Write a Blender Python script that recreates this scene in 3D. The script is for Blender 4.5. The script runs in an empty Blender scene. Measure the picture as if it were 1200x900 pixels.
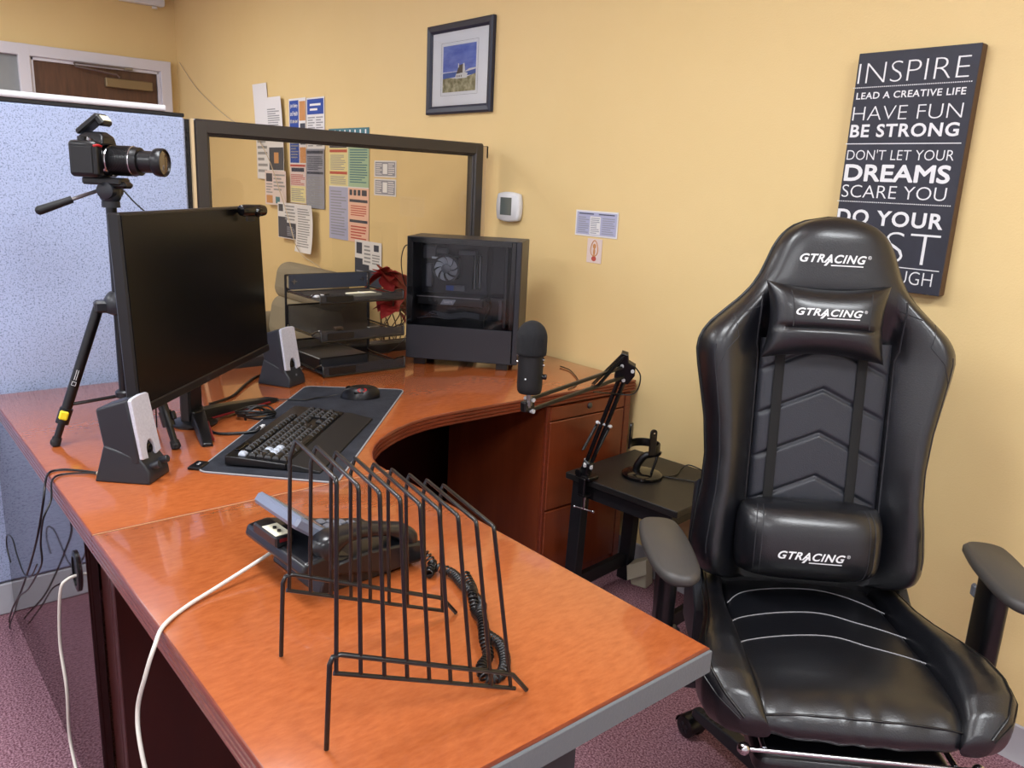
import bpy, bmesh, math, random
from mathutils import Vector as V, Matrix as MX
random.seed(7)
SC = bpy.context.scene
COL = SC.collection
PI = math.pi
R = math.radians

# ------------------------------------------------------------------ camera
cam_data = bpy.data.cameras.new('camera')
cam = bpy.data.objects.new('camera', cam_data)
COL.objects.link(cam)
cam_data.sensor_width = 36.0
cam_data.lens = 942.57 / 1200 * 36.0
cam_data.clip_start = 0.02
_yaw, _pitch, _roll = R(139.3676), R(-13.9157), R(2.7492)
_f = V((math.cos(_pitch) * math.cos(_yaw), math.cos(_pitch) * math.sin(_yaw), math.sin(_pitch)))
_r0 = V((math.sin(_yaw), -math.cos(_yaw), 0))
_u0 = _r0.cross(_f)
_r = math.cos(_roll) * _r0 + math.sin(_roll) * _u0
_u = -math.sin(_roll) * _r0 + math.cos(_roll) * _u0
cam.matrix_world = MX(((_r.x, _u.x, -_f.x, 2.83), (_r.y, _u.y, -_f.y, -2.29), (_r.z, _u.z, -_f.z, 1.44), (0, 0, 0, 1)))
SC.camera = cam

# ------------------------------------------------------------------ world, exposure
vs = SC.view_settings
vs.view_transform = 'Standard'
vs.look = 'None'
vs.gamma = 1.0
vs.exposure = 0.0
vs.use_curve_mapping = False
world = bpy.data.worlds.new('world')
SC.world = world
world.use_nodes = True
_bg = world.node_tree.nodes['Background']
_bg.inputs[0].default_value = (0.9, 0.95, 1.0, 1)
_bg.inputs[1].default_value = 0.25

CEIL = 2.75
# ceiling troffers: x, y, strength (each lit by its own lamp, built with the ceiling below)
LIGHTS = [(-2.2, -1.9, 1.25), (-3.3, -3.7, 1.0), (-0.6, -4.1, 1.0), (1.3, -1.95, 1.05), (1.3, -4.1, 1.1), (3.7, -1.5, 1.6), (3.7, -4.1, 1.2)]
LAMP_W = 30.0
LAMP_COL = (0.92, 0.975, 1.03)


# ------------------------------------------------------------------ materials
def lin(c):
    out = []
    for v in c:
        v /= 255.0
        out.append(v / 12.92 if v <= 0.04045 else ((v + 0.055) / 1.055) ** 2.4)
    return tuple(out) + (1.0,)


MATS = {}


def mat(name, rgb, rough=0.5, metal=0.0, spec=0.5, coat=0.0, coat_rough=0.1, bump=None, mix=None, emit=None, sheen=0.0,
        alpha=None, transmission=0.0):
    """bump=(scale, strength); mix=(rgb2, scale, lo, hi, stretch) a noise between two colours of the thing itself."""
    m = bpy.data.materials.new(name)
    m.use_nodes = True
    nt = m.node_tree
    b = nt.nodes['Principled BSDF']
    b.inputs['Base Color'].default_value = lin(rgb)
    b.inputs['Roughness'].default_value = rough
    b.inputs['Metallic'].default_value = metal
    b.inputs['Specular IOR Level'].default_value = spec
    b.inputs['Coat Weight'].default_value = coat
    b.inputs['Coat Roughness'].default_value = coat_rough
    b.inputs['Sheen Weight'].default_value = sheen
    b.inputs['Transmission Weight'].default_value = transmission
    if alpha is not None:
        b.inputs['Alpha'].default_value = alpha
    if emit:
        b.inputs['Emission Color'].default_value = lin(emit[0])
        b.inputs['Emission Strength'].default_value = emit[1]
    tc = nt.nodes.new('ShaderNodeTexCoord')
    if mix:
        rgb2, scale, lo, hi, stretch = mix
        mp = nt.nodes.new('ShaderNodeMapping')
        mp.inputs['Scale'].default_value = stretch
        nz = nt.nodes.new('ShaderNodeTexNoise')
        nz.inputs['Scale'].default_value = scale
        nz.inputs['Detail'].default_value = 4
        nz.inputs['Roughness'].default_value = 0.65
        cr = nt.nodes.new('ShaderNodeValToRGB')
        cr.color_ramp.elements[0].position = lo
        cr.color_ramp.elements[1].position = hi
        cr.color_ramp.elements[0].color = lin(rgb)
        cr.color_ramp.elements[1].color = lin(rgb2)
        nt.links.new(tc.outputs['Object'], mp.inputs['Vector'])
        nt.links.new(mp.outputs['Vector'], nz.inputs['Vector'])
        nt.links.new(nz.outputs['Fac'], cr.inputs['Fac'])
        nt.links.new(cr.outputs['Color'], b.inputs['Base Color'])
    if bump:
        nz2 = nt.nodes.new('ShaderNodeTexNoise')
        nz2.inputs['Scale'].default_value = bump[0]
        nz2.inputs['Detail'].default_value = 3
        bp = nt.nodes.new('ShaderNodeBump')
        bp.inputs['Strength'].default_value = bump[1]
        bp.inputs['Distance'].default_value = 0.01
        nt.links.new(tc.outputs['Object'], nz2.inputs['Vector'])
        nt.links.new(nz2.outputs['Fac'], bp.inputs['Height'])
        nt.links.new(bp.outputs['Normal'], b.inputs['Normal'])
    MATS[name] = m
    return m


mat('yellow_paint', (232, 205, 149), 0.55, spec=0.3, bump=(180, 0.08), mix=((229, 201, 143), 1.3, 0.3, 0.7, (1, 1, 1)))
mat('cream_paint', (226, 228, 232), 0.6, bump=(180, 0.06))
mat('ceiling_tile', (232, 231, 226), 0.85, bump=(120, 0.3))
mat('carpet', (108, 68, 80), 0.95, spec=0.1, bump=(420, 0.6), mix=((196, 152, 164), 190, 0.40, 0.64, (1, 1, 1)))
mat('vinyl_base', (168, 165, 170), 0.45, bump=(60, 0.03))
mat('white_trim', (214, 212, 220), 0.4)
mat('door_wood', (72, 46, 32), 0.45, coat=0.2, mix=((104, 70, 48), 3.0, 0.3, 0.75, (1, 9, 1.2)))
mat('bronze_metal', (140, 122, 92), 0.4, metal=0.6)
mat('grey_glass', (132, 138, 140), 0.12, mix=((150, 154, 156), 2.0, 0.3, 0.7, (1, 1, 1)))
mat('tweed', (106, 118, 154), 0.95, spec=0.1, bump=(500, 0.3), mix=((180, 194, 228), 210, 0.30, 0.50, (1, 1, 1)))
mat('panel_trim', (226, 228, 234), 0.35)
mat('panel_base', (186, 188, 196), 0.5)
mat('black_metal', (13, 13, 16), 0.4, metal=0.0, spec=0.5)
mat('bronze_frame', (52, 48, 47), 0.38, spec=0.6)
mat('beige_strip', (214, 190, 150), 0.5)
mat('tan_edge', (196, 178, 150), 0.5)
mat('dark_slot', (14, 13, 14), 0.6)
mat('cherry', (154, 78, 38), 0.18, spec=0.5, coat=0.5, coat_rough=0.04, mix=((175, 96, 51), 75, 0.30, 0.72, (1.6, 0.5, 1)))
mat('cherry_edge', (104, 42, 24), 0.28, coat=0.4, mix=((128, 56, 32), 20, 0.3, 0.7, (1, 1, 8)))
mat('mahogany', (50, 17, 13), 0.3, coat=0.3, mix=((66, 24, 17), 9, 0.3, 0.7, (1.0, 1.0, 0.15)))
mat('mahogany_gloss', (40, 17, 16), 0.05, spec=0.5)
mat('drawer_wood', (112, 48, 24), 0.26, coat=0.4, mix=((132, 60, 31), 9, 0.3, 0.7, (1.0, 1.0, 0.15)))
mat('grey_band', (98, 102, 106), 0.6, bump=(200, 0.1))
mat('charcoal_board', (40, 40, 46), 0.6)
mat('seam_highlight', (206, 150, 110), 0.5)  # pale tone standing in for light caught on the joint's chamfer
mat('black_plastic', (13, 13, 16), 0.32)
mat('black_gloss', (10, 10, 12), 0.12, coat=0.4)
mat('black_matte', (16, 16, 19), 0.6)
mat('charcoal_plastic', (32, 34, 40), 0.38)
mat('grey_plastic', (96, 98, 106), 0.4)
mat('silver_cloth', (186, 187, 200), 0.7, bump=(700, 0.3), mix=((205, 206, 218), 160, 0.3, 0.7, (1, 1, 1)))
mat('screen', (6, 6, 8), 0.25, spec=0.25)
mat('white_plastic', (226, 228, 232), 0.4)
mat('lcd', (98, 106, 104), 0.2)
mat('chrome', (200, 200, 204), 0.18, metal=1.0)
mat('steel', (150, 150, 154), 0.3, metal=1.0)
mat('dark_steel', (104, 106, 112), 0.35, metal=0.9)
mat('red', (168, 30, 34), 0.4)
mat('dark_red', (110, 16, 24), 0.35)
mat('yellow_tag', (236, 214, 40), 0.5)
mat('white', (238, 238, 238), 0.6)
mat('print_white', (232, 232, 234), 0.55)
mat('wire_black', (10, 10, 12), 0.28, spec=0.5, coat=0.25)
mat('bolt', (206, 206, 208), 0.35)
mat('cable_black', (12, 12, 14), 0.35)
mat('cable_white', (220, 214, 204), 0.5)
mat('cable_grey', (70, 70, 76), 0.5)
mat('pad_cloth', (40, 42, 49), 0.85, spec=0.2, bump=(900, 0.2), mix=((58, 60, 68), 14, 0.35, 0.75, (1, 1, 1)))
mat('pad_stitch', (150, 150, 154), 0.7)
mat('keycap', (17, 17, 20), 0.4)
mat('keycap_white', (176, 184, 198), 0.45)
mat('key_legend', (150, 150, 156), 0.5)
mat('leather', (15, 16, 21), 0.34, spec=0.6, coat=0.35, coat_rough=0.2, bump=(330, 0.10))
mat('leather_panel', (42, 44, 51), 0.42, spec=0.5, bump=(330, 0.10))
mat('piping', (11, 11, 13), 0.35)
mat('thread', (150, 150, 154), 0.6)
mat('dark_thread', (38, 38, 43), 0.6)
mat('webbing', (10, 10, 11), 0.8)
mat('armrest', (66, 63, 61), 0.48, bump=(260, 0.05))
mat('table_black', (26, 25, 26), 0.42, bump=(40, 0.02), mix=((36, 34, 34), 12, 0.3, 0.8, (1, 1, 1)))
mat('table_edge', (18, 19, 24), 0.5)
mat('picture_frame', (38, 42, 60), 0.42, spec=0.4)
mat('mat_board', (246, 247, 252), 0.6)
mat('paint_sky', (84, 112, 206), 0.6, mix=((140, 164, 228), 7, 0.35, 0.7, (1, 1, 3)))
mat('paint_sea', (70, 110, 190), 0.6)
mat('paint_grass', (122, 118, 84), 0.6, mix=((206, 200, 168), 40, 0.35, 0.65, (1, 1, 1)))
mat('paint_roof', (92, 80, 78), 0.6)
mat('sign_face', (38, 39, 50), 0.6, mix=((48, 49, 62), 9, 0.3, 0.7, (1, 1, 1)))
mat('sign_side', (84, 60, 40), 0.6)
mat('paper', (228, 226, 226), 0.75)
mat('paper_print', (150, 150, 152), 0.8)
mat('paper_grey', (150, 152, 164), 0.8)
mat('paper_lav', (176, 178, 206), 0.8)
mat('paper_yellow', (232, 220, 160), 0.8)
mat('paper_green', (168, 196, 164), 0.8)
mat('paper_pink', (238, 192, 168), 0.8)
mat('paper_rose', (224, 206, 200), 0.8)
mat('paper_blue', (44, 76, 160), 0.7)
mat('paper_dark', (62, 66, 80), 0.7)
mat('paper_orange', (204, 146, 92), 0.7)
mat('paper_teal', (70, 120, 130), 0.7)
mat('paper_red', (190, 84, 70), 0.7)
mat('kraft', (176, 168, 148), 0.8)
mat('cream_card', (238, 234, 206), 0.7)
mat('armchair_cloth', (140, 130, 110), 0.9, bump=(200, 0.2))
mat('poinsettia', (148, 22, 34), 0.65, mix=((186, 44, 52), 30, 0.3, 0.7, (1, 1, 1)))
mat('twig', (86, 66, 48), 0.7)
mat('leaf_green', (44, 58, 34), 0.6)
mat('foam_black', (20, 21, 25), 0.9, bump=(600, 0.3))
mat('mesh_blue', (46, 50, 62), 0.6)
mat('pcb', (46, 48, 56), 0.4)
mat('part_grey', (110, 112, 120), 0.35)
mat('gpu_plate', (150, 156, 166), 0.35, metal=0.6)
mat('blue_label', (46, 80, 160), 0.5)
mat('fan_grey', (176, 178, 186), 0.35)
mat('phone_black', (20, 21, 25), 0.28, coat=0.15)
mat('phone_grey', (110, 118, 138), 0.3)
mat('lens_glass', (92, 74, 54), 0.08, coat=1.0, coat_rough=0.02)
mat('case_grey', (38, 39, 46), 0.40, spec=0.5)
mat('diffuser', (250, 250, 250), 0.5, emit=((255, 250, 240), 5.5))


def glass_mat(name, tint, rough=0.0, mixfac=None):
    """thin see-through pane: mostly clear with fresnel reflection."""
    m = bpy.data.materials.new(name)
    m.use_nodes = True
    nt = m.node_tree
    nt.nodes.clear()
    out = nt.nodes.new('ShaderNodeOutputMaterial')
    tr = nt.nodes.new('ShaderNodeBsdfTransparent')
    tr.inputs[0].default_value = tint + (1,)
    gl = nt.nodes.new('ShaderNodeBsdfGlossy')
    gl.inputs['Roughness'].default_value = rough
    fr = nt.nodes.new('ShaderNodeFresnel')
    fr.inputs['IOR'].default_value = 1.5
    mx = nt.nodes.new('ShaderNodeMixShader')
    nt.links.new(fr.outputs[0], mx.inputs[0])
    nt.links.new(tr.outputs[0], mx.inputs[1])
    nt.links.new(gl.outputs[0], mx.inputs[2])
    nt.links.new(mx.outputs[0], out.inputs[0])
    MATS[name] = m


glass_mat('pane_glass', (0.77, 0.72, 0.63))
glass_mat('case_glass', (0.74, 0.76, 0.80))
glass_mat('picture_glass', (0.97, 0.98, 0.98))


def mesh_mat(name, rgb, cover):
    """fine wire mesh: real see-through weave too fine to model strand by strand."""
    m = bpy.data.materials.new(name)
    m.use_nodes = True
    nt = m.node_tree
    b = nt.nodes['Principled BSDF']
    b.inputs['Base Color'].default_value = lin(rgb)
    b.inputs['Roughness'].default_value = 0.45
    b.inputs['Alpha'].default_value = cover
    MATS[name] = m


mesh_mat('wire_mesh', (44, 45, 50), 0.62)


def paint_grid(name):
    """ceiling tiles with their grid lines"""
    m = MATS['ceiling_tile']
    nt = m.node_tree
    b = nt.nodes['Principled BSDF']
    tc = nt.nodes.new('ShaderNodeTexCoord')
    br = nt.nodes.new('ShaderNodeTexBrick')
    br.offset = 0
    br.inputs['Scale'].default_value = 1.0
    br.inputs['Brick Width'].default_value = 1.2
    br.inputs['Row Height'].default_value = 0.6
    br.inputs['Mortar Size'].default_value = 0.012
    br.inputs['Color1'].default_value = lin((232, 231, 226))
    br.inputs['Color2'].default_value = lin((228, 227, 222))
    br.inputs['Mortar'].default_value = lin((240, 240, 240))
    nt.links.new(tc.outputs['Object'], br.inputs['Vector'])
    nt.links.new(br.outputs['Color'], b.inputs['Base Color'])


paint_grid('ceiling_tile')


# ------------------------------------------------------------------ geometry helpers
def ident():
    return MX.Identity(4)


class MB:
    """collects shapes; build() links them as ONE mesh object"""

    def __init__(self):
        self.v = []
        self.f = []
        self.m = []
        self.mi = 0

    def add(self, vs, fs):
        o = len(self.v)
        self.v += [V(p) for p in vs]
        for f in fs:
            self.f.append([i + o for i in f])
            self.m.append(self.mi)
        return self

    def mat(self, i):
        self.mi = i
        return self

    def box(self, c, s, ch=0.0, M=None):
        """box centred at c with size s and chamfer ch"""
        hx, hy, hz = s[0] / 2, s[1] / 2, s[2] / 2
        ch = min(ch, hx * .98, hy * .98, hz * .98)
        c = V(c)
        vs, fs = [], []
        if ch <= 1e-6:
            for z in (-hz, hz):
                for x, y in ((-hx, -hy), (hx, -hy), (hx, hy), (-hx, hy)):
                    vs.append((x, y, z))
            fs = [(0, 3, 2, 1), (4, 5, 6, 7), (0, 1, 5, 4), (1, 2, 6, 5), (2, 3, 7, 6), (3, 0, 4, 7)]
        else:
            idx = {}
            for sx in (-1, 1):
                for sy in (-1, 1):
                    for sz in (-1, 1):
                        for ax in range(3):
                            p = [sx * (hx - ch), sy * (hy - ch), sz * (hz - ch)]
                            p[ax] = (sx * hx, sy * hy, sz * hz)[ax]
                            idx[(sx, sy, sz, ax)] = len(vs)
                            vs.append(tuple(p))
            S = (-1, 1)
            cyc = ((-1, -1), (1, -1), (1, 1), (-1, 1))
            for s_ in S:
                for ax in range(3):
                    q = []
                    for a, b in cyc:
                        k = [0, 0, 0]
                        k[ax] = s_
                        k[(ax + 1) % 3] = a
                        k[(ax + 2) % 3] = b
                        q.append(idx[(k[0], k[1], k[2], ax)])
                    fs.append(q if s_ > 0 else q[::-1])
            for ax in range(3):  # edges along axis ax
                b1, b2 = (ax + 1) % 3, (ax + 2) % 3
                for a in S:
                    for b in S:
                        def K(s_, w):
                            k = [0, 0, 0]
                            k[ax] = s_
                            k[b1] = a
                            k[b2] = b
                            return idx[(k[0], k[1], k[2], w)]
                        q = [K(-1, b1), K(1, b1), K(1, b2), K(-1, b2)]
                        fs.append(q if a * b < 0 else q[::-1])
            for sx in S:
                for sy in S:
                    for sz in S:
                        q = [idx[(sx, sy, sz, k)] for k in range(3)]
                        fs.append(q if sx * sy * sz > 0 else q[::-1])
        out = [c + V(p) for p in vs]
        if M is not None:
            out = [M @ (p) for p in out]
        return self.add(out, fs)

    def cyl(self, p0, p1, r0, r1=None, seg=16, cap=True):
        r1 = r0 if r1 is None else r1
        p0, p1 = V(p0), V(p1)
        d = (p1 - p0).normalized()
        a = d.orthogonal().normalized()
        b = d.cross(a)
        vs = []
        for p, r in ((p0, r0), (p1, r1)):
            for i in range(seg):
                t = 2 * PI * i / seg
                vs.append(p + a * (r * math.cos(t)) + b * (r * math.sin(t)))
        fs = [(i, (i + 1) % seg, seg + (i + 1) % seg, seg + i) for i in range(seg)]
        if cap:
            fs += [tuple(range(seg))[::-1], tuple(range(seg, 2 * seg))]
        return self.add(vs, fs)

    def lathe(self, prof, origin=(0, 0, 0), axis=(0, 0, 1), seg=24, sx=1.0, sy=1.0, ref=None, ring=False):
        """prof: list of (radius, height along axis)"""
        o = V(origin)
        d = V(axis).normalized()
        a = (V(ref) - d * V(ref).dot(d)).normalized() if ref else d.orthogonal().normalized()
        b = d.cross(a)
        vs = []
        for r, h in prof:
            r = max(r, 1e-5)
            for i in range(seg):
                t = 2 * PI * i / seg
                vs.append(o + d * h + a * (r * sx * math.cos(t)) + b * (r * sy * math.sin(t)))
        fs = []
        n = len(prof)
        for k in range(n - 1):
            for i in range(seg):
                j = (i + 1) % seg
                fs.append((k * seg + i, k * seg + j, (k + 1) * seg + j, (k + 1) * seg + i))
        if ring:
            for i in range(seg):
                j = (i + 1) % seg
                fs.append(((n - 1) * seg + i, (n - 1) * seg + j, j, i))
        else:
            fs.append(tuple(range(seg))[::-1])
            fs.append(tuple(range((n - 1) * seg, n * seg)))
        return self.add(vs, fs)

    def tube(self, pts, r, seg=8, smooth=0, closed=False, rad=None):
        pts = [V(p) for p in pts]
        if smooth:
            pts = catmull(pts, smooth, closed)
        n = len(pts)
        T = []
        for i in range(n):
            if closed:
                t = pts[(i + 1) % n] - pts[i - 1]
            else:
                t = pts[min(i + 1, n - 1)] - pts[max(i - 1, 0)]
            if t.length < 1e-9:
                t = V((0, 0, 1))
            T.append(t.normalized())
        a = T[0].orthogonal().normalized()
        vs, fs = [], []
        for i in range(n):
            a = a - T[i] * a.dot(T[i])
            a = a.normalized() if a.length > 1e-6 else T[i].orthogonal().normalized()
            b = T[i].cross(a)
            rr = r if rad is None else rad(i / (n - 1))
            for k in range(seg):
                t = 2 * PI * k / seg
                vs.append(pts[i] + a * (rr * math.cos(t)) + b * (rr * math.sin(t)))
        m = n if closed else n - 1
        for i in range(m):
            i2 = (i + 1) % n
            for k in range(seg):
                k2 = (k + 1) % seg
                fs.append((i * seg + k, i * seg + k2, i2 * seg + k2, i2 * seg + k))
        if not closed:
            fs.append(tuple(range(seg))[::-1])
            fs.append(tuple(range((n - 1) * seg, n * seg)))
        return self.add(vs, fs)

    def prism(self, poly, z0, z1, M=None, ch=0.0):
        """polygon in xy extruded z0..z1 (counter-clockwise), optional inset top chamfer"""
        n = len(poly)
        rings = [(poly, z0)]
        if ch > 0:
            ins = inset(poly, ch)
            rings = [(ins, z0), (poly, z0 + ch), (poly, z1 - ch), (ins, z1)]
        else:
            rings = [(poly, z0), (poly, z1)]
        vs, fs = [], []
        for pl, z in rings:
            for x, y in pl:
                p = V((x, y, z))
                vs.append(M @ p if M is not None else p)
        for k in range(len(rings) - 1):
            for i in range(n):
                j = (i + 1) % n
                fs.append((k * n + i, k * n + j, (k + 1) * n + j, (k + 1) * n + i))
        fs.append(tuple(range(n))[::-1])
        fs.append(tuple(range((len(rings) - 1) * n, len(rings) * n)))
        return self.add(vs, fs)

    def grid(self, fn, nu, nv, closed_u=False, caps=False):
        """fn(u,v) -> point, u,v in 0..1; u runs around when closed"""
        vs, fs = [], []
        cu = nu if closed_u else nu + 1
        for j in range(nv + 1):
            for i in range(cu):
                vs.append(V(fn(i / nu, j / nv)))
        for j in range(nv):
            for i in range(nu):
                i2 = (i + 1) % cu if closed_u else i + 1
                fs.append((j * cu + i, j * cu + i2, (j + 1) * cu + i2, (j + 1) * cu + i))
        if caps and closed_u:
            fs.append(tuple(range(cu))[::-1])
            fs.append(tuple(range(nv * cu, (nv + 1) * cu)))
        return self.add(vs, fs)

    def sphere(self, c, r, seg=12, rings=8, s=(1, 1, 1)):
        prof = [(r * math.sin(PI * k / rings), -r * math.cos(PI * k / rings)) for k in range(rings + 1)]
        c = V(c)
        vs = []
        for rr, h in prof:
            rr = max(rr, 1e-5)
            for i in range(seg):
                t = 2 * PI * i / seg
                vs.append(c + V((rr * math.cos(t) * s[0], rr * math.sin(t) * s[1], h * s[2])))
        fs = []
        for k in range(rings):
            for i in range(seg):
                j = (i + 1) % seg
                fs.append((k * seg + i, k * seg + j, (k + 1) * seg + j, (k + 1) * seg + i))
        return self.add(vs, fs)

    def quad(self, a, b, c, d):
        return self.add([a, b, c, d], [(0, 1, 2, 3)])

    def text(self, s, w, h, fn, bold=0.0, shear=0.0, x0=0.0, y0=0.0):
        """letters fitted in a w x h box, each point (x,y) mapped by fn(x,y,d)"""
        vs, fs = text_geo(s, bold, shear)
        xs = [p[0] for p in vs]
        ys = [p[1] for p in vs]
        ax, bx, ay, by = min(xs), max(xs), min(ys), max(ys)
        out = [fn(x0 + (p[0] - ax) / (bx - ax) * w, y0 + (p[1] - ay) / (by - ay) * h, 0.0) for p in vs]
        return self.add(out, fs)

    def build(self, name, material, parent=None, smooth=35, bevel=0.0, seg=2, sub=0, loc=None, rot=None):
        me = bpy.data.meshes.new(name)
        me.from_pydata([tuple(p) for p in self.v], [], self.f)
        mats = material if isinstance(material, (list, tuple)) else [material]
        for k in mats:
            me.materials.append(MATS[k])
        if len(mats) > 1:
            me.polygons.foreach_set('material_index', self.m)
        me.validate()
        bmn = bmesh.new()
        bmn.from_mesh(me)
        bmesh.ops.recalc_face_normals(bmn, faces=bmn.faces)
        bmn.to_mesh(me)
        bmn.free()
        me.update()
        if smooth:
            me.shade_smooth()
            me.set_sharp_from_angle(angle=R(smooth))
        o = bpy.data.objects.new(name, me)
        COL.objects.link(o)
        if parent is not None:
            o.parent = parent
        if loc is not None:
            o.location = loc
        if rot is not None:
            o.rotation_euler = rot
        if bevel:
            md = o.modifiers.new('bevel', 'BEVEL')
            md.width = bevel
            md.segments = seg
            md.limit_method = 'ANGLE'
            md.angle_limit = R(40)
        if sub:
            md = o.modifiers.new('sub', 'SUBSURF')
            md.levels = sub
            md.render_levels = sub
        return o


_TXT = {}


def text_geo(s, bold=0.0, shear=0.0):
    key = (s, bold, shear)
    if key not in _TXT:
        cu = bpy.data.curves.new('lettering', 'FONT')
        cu.body = s
        cu.offset = bold
        cu.shear = shear
        cu.space_character = 1.0 + max(0.0, bold) * 4.5
        cu.resolution_u = 4
        ob = bpy.data.objects.new('lettering', cu)
        COL.objects.link(ob)
        bpy.context.view_layer.update()
        me = bpy.data.meshes.new_from_object(ob.evaluated_get(bpy.context.evaluated_depsgraph_get()))
        _TXT[key] = ([tuple(v.co) for v in me.vertices], [tuple(p.vertices) for p in me.polygons])
        bpy.data.objects.remove(ob)
        bpy.data.curves.remove(cu)
        bpy.data.meshes.remove(me)
    return _TXT[key]


def catmull(pts, n, closed=False):
    out = []
    m = len(pts)
    rng = range(m if closed else m - 1)
    for i in rng:
        if closed:
            p0, p1, p2, p3 = pts[i - 1], pts[i], pts[(i + 1) % m], pts[(i + 2) % m]
        else:
            p0, p1, p2, p3 = pts[max(i - 1, 0)], pts[i], pts[i + 1], pts[min(i + 2, m - 1)]
        for k in range(n):
            t = k / n
            out.append(0.5 * ((2 * p1) + (p2 - p0) * t + (2 * p0 - 5 * p1 + 4 * p2 - p3) * t * t + (3 * p1 - p0 - 3 * p2 + p3) * t ** 3))
    if not closed:
        out.append(pts[-1])
    return out


def inset(poly, d):
    n = len(poly)
    out = []
    for i in range(n):
        p0, p1, p2 = V(poly[i - 1]), V(poly[i]), V(poly[(i + 1) % n])
        e1 = (p1 - p0).normalized()
        e2 = (p2 - p1).normalized()
        n1 = V((-e1.y, e1.x))
        n2 = V((-e2.y, e2.x))
        b = (n1 + n2)
        b = b / max(b.dot(n1), 0.3) if b.length > 1e-6 else n1
        q = p1 + b * d
        out.append((q.x, q.y))
    return out


def rrect(w, h, r, n=5, cx=0, cy=0):
    out = []
    for k, (sx, sy) in enumerate(((1, 1), (-1, 1), (-1, -1), (1, -1))):
        for i in range(n + 1):
            t = PI / 2 * (k + i / n)
            out.append((cx + sx * (w / 2 - r) + r * math.cos(t), cy + sy * (h / 2 - r) + r * math.sin(t)))
    return out


def lerp(tab, x):
    if x <= tab[0][0]:
        return tab[0][1]
    for (a, va), (b, vb) in zip(tab, tab[1:]):
        if x <= b:
            return va + (vb - va) * (x - a) / (b - a)
    return tab[-1][1]


def sstep(a, b, x):
    t = max(0.0, min(1.0, (x - a) / (b - a)))
    return t * t * (3 - 2 * t)


def thing(name, label, cat, loc=(0, 0, 0), rz=0.0, group=None):
    o = bpy.data.objects.new(name, None)
    o.empty_display_size = 0.1
    COL.objects.link(o)
    o.location = loc
    o.rotation_euler = (0, 0, rz)
    return tag(o, label, cat, group)


def tag(o, label, cat, group=None):
    o['label'] = label
    o['category'] = cat
    if group:
        o['group'] = group
    return o


def struct(o):
    o['kind'] = 'structure'
    return o


def dup(root, loc=None, rz=None):
    r = root.copy()
    COL.objects.link(r)
    for ch in list(root.children):
        c = ch.copy()
        COL.objects.link(c)
        c.parent = r
        for g in list(ch.children):
            d = g.copy()
            COL.objects.link(d)
            d.parent = c
    if loc is not None:
        r.location = loc
    if rz is not None:
        r.rotation_euler = (0, 0, rz)
    return r


# ================================================================== ROOM SHELL
XW, XE, YS = -4.08, 5.2, -5.2
struct(MB().box(((XW + XE) / 2, YS / 2, -0.05), (XE - XW + .4, -YS + .4, 0.1)).build('floor', 'carpet'))
struct(MB().box(((XW + XE) / 2, YS / 2, CEIL + .05), (XE - XW + .4, -YS + .4, 0.1)).build('ceiling', 'ceiling_tile'))
struct(MB().box(((XW + XE) / 2, 0.06, CEIL / 2), (XE - XW + .4, 0.12, CEIL)).build('wall_back', 'yellow_paint'))
struct(MB().box((XW - 0.06, YS / 2, CEIL / 2), (0.12, -YS, CEIL)).build('wall_left', 'yellow_paint'))
struct(MB().box((XE + 0.06, YS / 2, CEIL / 2), (0.12, -YS, CEIL)).build('wall_right', 'cream_paint'))
struct(MB().box(((XW + XE) / 2, YS - 0.06, CEIL / 2), (XE - XW + .4, 0.12, CEIL)).build('wall_front', 'cream_paint'))


def base_profile(y0, y1, mb, along, wall):
    """vinyl cove base: flat strip with a small toe"""
    prof = [(0, 0), (0.016, 0.0), (0.013, 0.006), (0.007, 0.016), (0.006, 0.098), (0.0, 0.102)]
    vs, fs = [], []
    for t in (y0, y1):
        for d, z in prof:
            vs.append((t, wall - d, z) if along == 'x' else (wall + d, t, z))
    n = len(prof)
    for i in range(n):
        j = (i + 1) % n
        fs.append((i, j, n + j, n + i))
    fs += [tuple(range(n)), tuple(range(n, 2 * n))]
    mb.add(vs, fs)


m = MB()
base_profile(XW, XE, m, 'x', -0.0005)
struct(m.build('baseboard_back', 'vinyl_base'))
m = MB()
base_profile(YS, -1.95, m, 'y', XW + 0.0005)
struct(m.build('baseboard_left', 'vinyl_base'))

# door in the far left wall, with its white frame and side light
m = MB()
fx = XW + 0.03
for y in (-0.105, -1.067, -1.95):
    m.box((fx, y, 1.12), (0.06, 0.078 if y > -1 else 0.075, 2.24), 0.004)
m.box((fx, -1.03, 2.2), (0.058, 1.84, 0.078), 0.004)
m.box((fx, -1.51, 0.3), (0.06, 0.82, 0.06), 0.004)
# inner stop
m.box((XW + 0.02, -0.155, 1.08), (0.04, 0.022, 2.16), 0.002)
m.box((XW + 0.02, -1.02, 1.08), (0.04, 0.022, 2.16), 0.002)
m.box((XW + 0.02, -0.59, 2.15), (0.04, 0.87, 0.022), 0.002)
struct(m.build('trim_1', 'white_trim'))
door = struct(MB().box((XW + 0.012, -0.588, 1.07), (0.022, 0.84, 2.14), 0.002).build('door_1', 'door_wood'))
m = MB()
m.box((XW + 0.05, -0.38, 2.04), (0.05, 0.335, 0.068), 0.006)
closer = m.build('door_closer', 'bronze_metal', door)
m = MB()
m.tube([(XW + 0.075, -0.45, 2.08), (XW + 0.08, -0.47, 2.10), (XW + 0.085, -0.75, 2.125), (XW + 0.08, -0.755, 2.15)], 0.007, 6)
m.tube([(XW + 0.08, -0.755, 2.152), (XW + 0.078, -0.40, 2.15)], 0.008, 6)
m.box((XW + 0.07, -0.385, 2.15), (0.03, 0.06, 0.02), 0.003)
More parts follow.
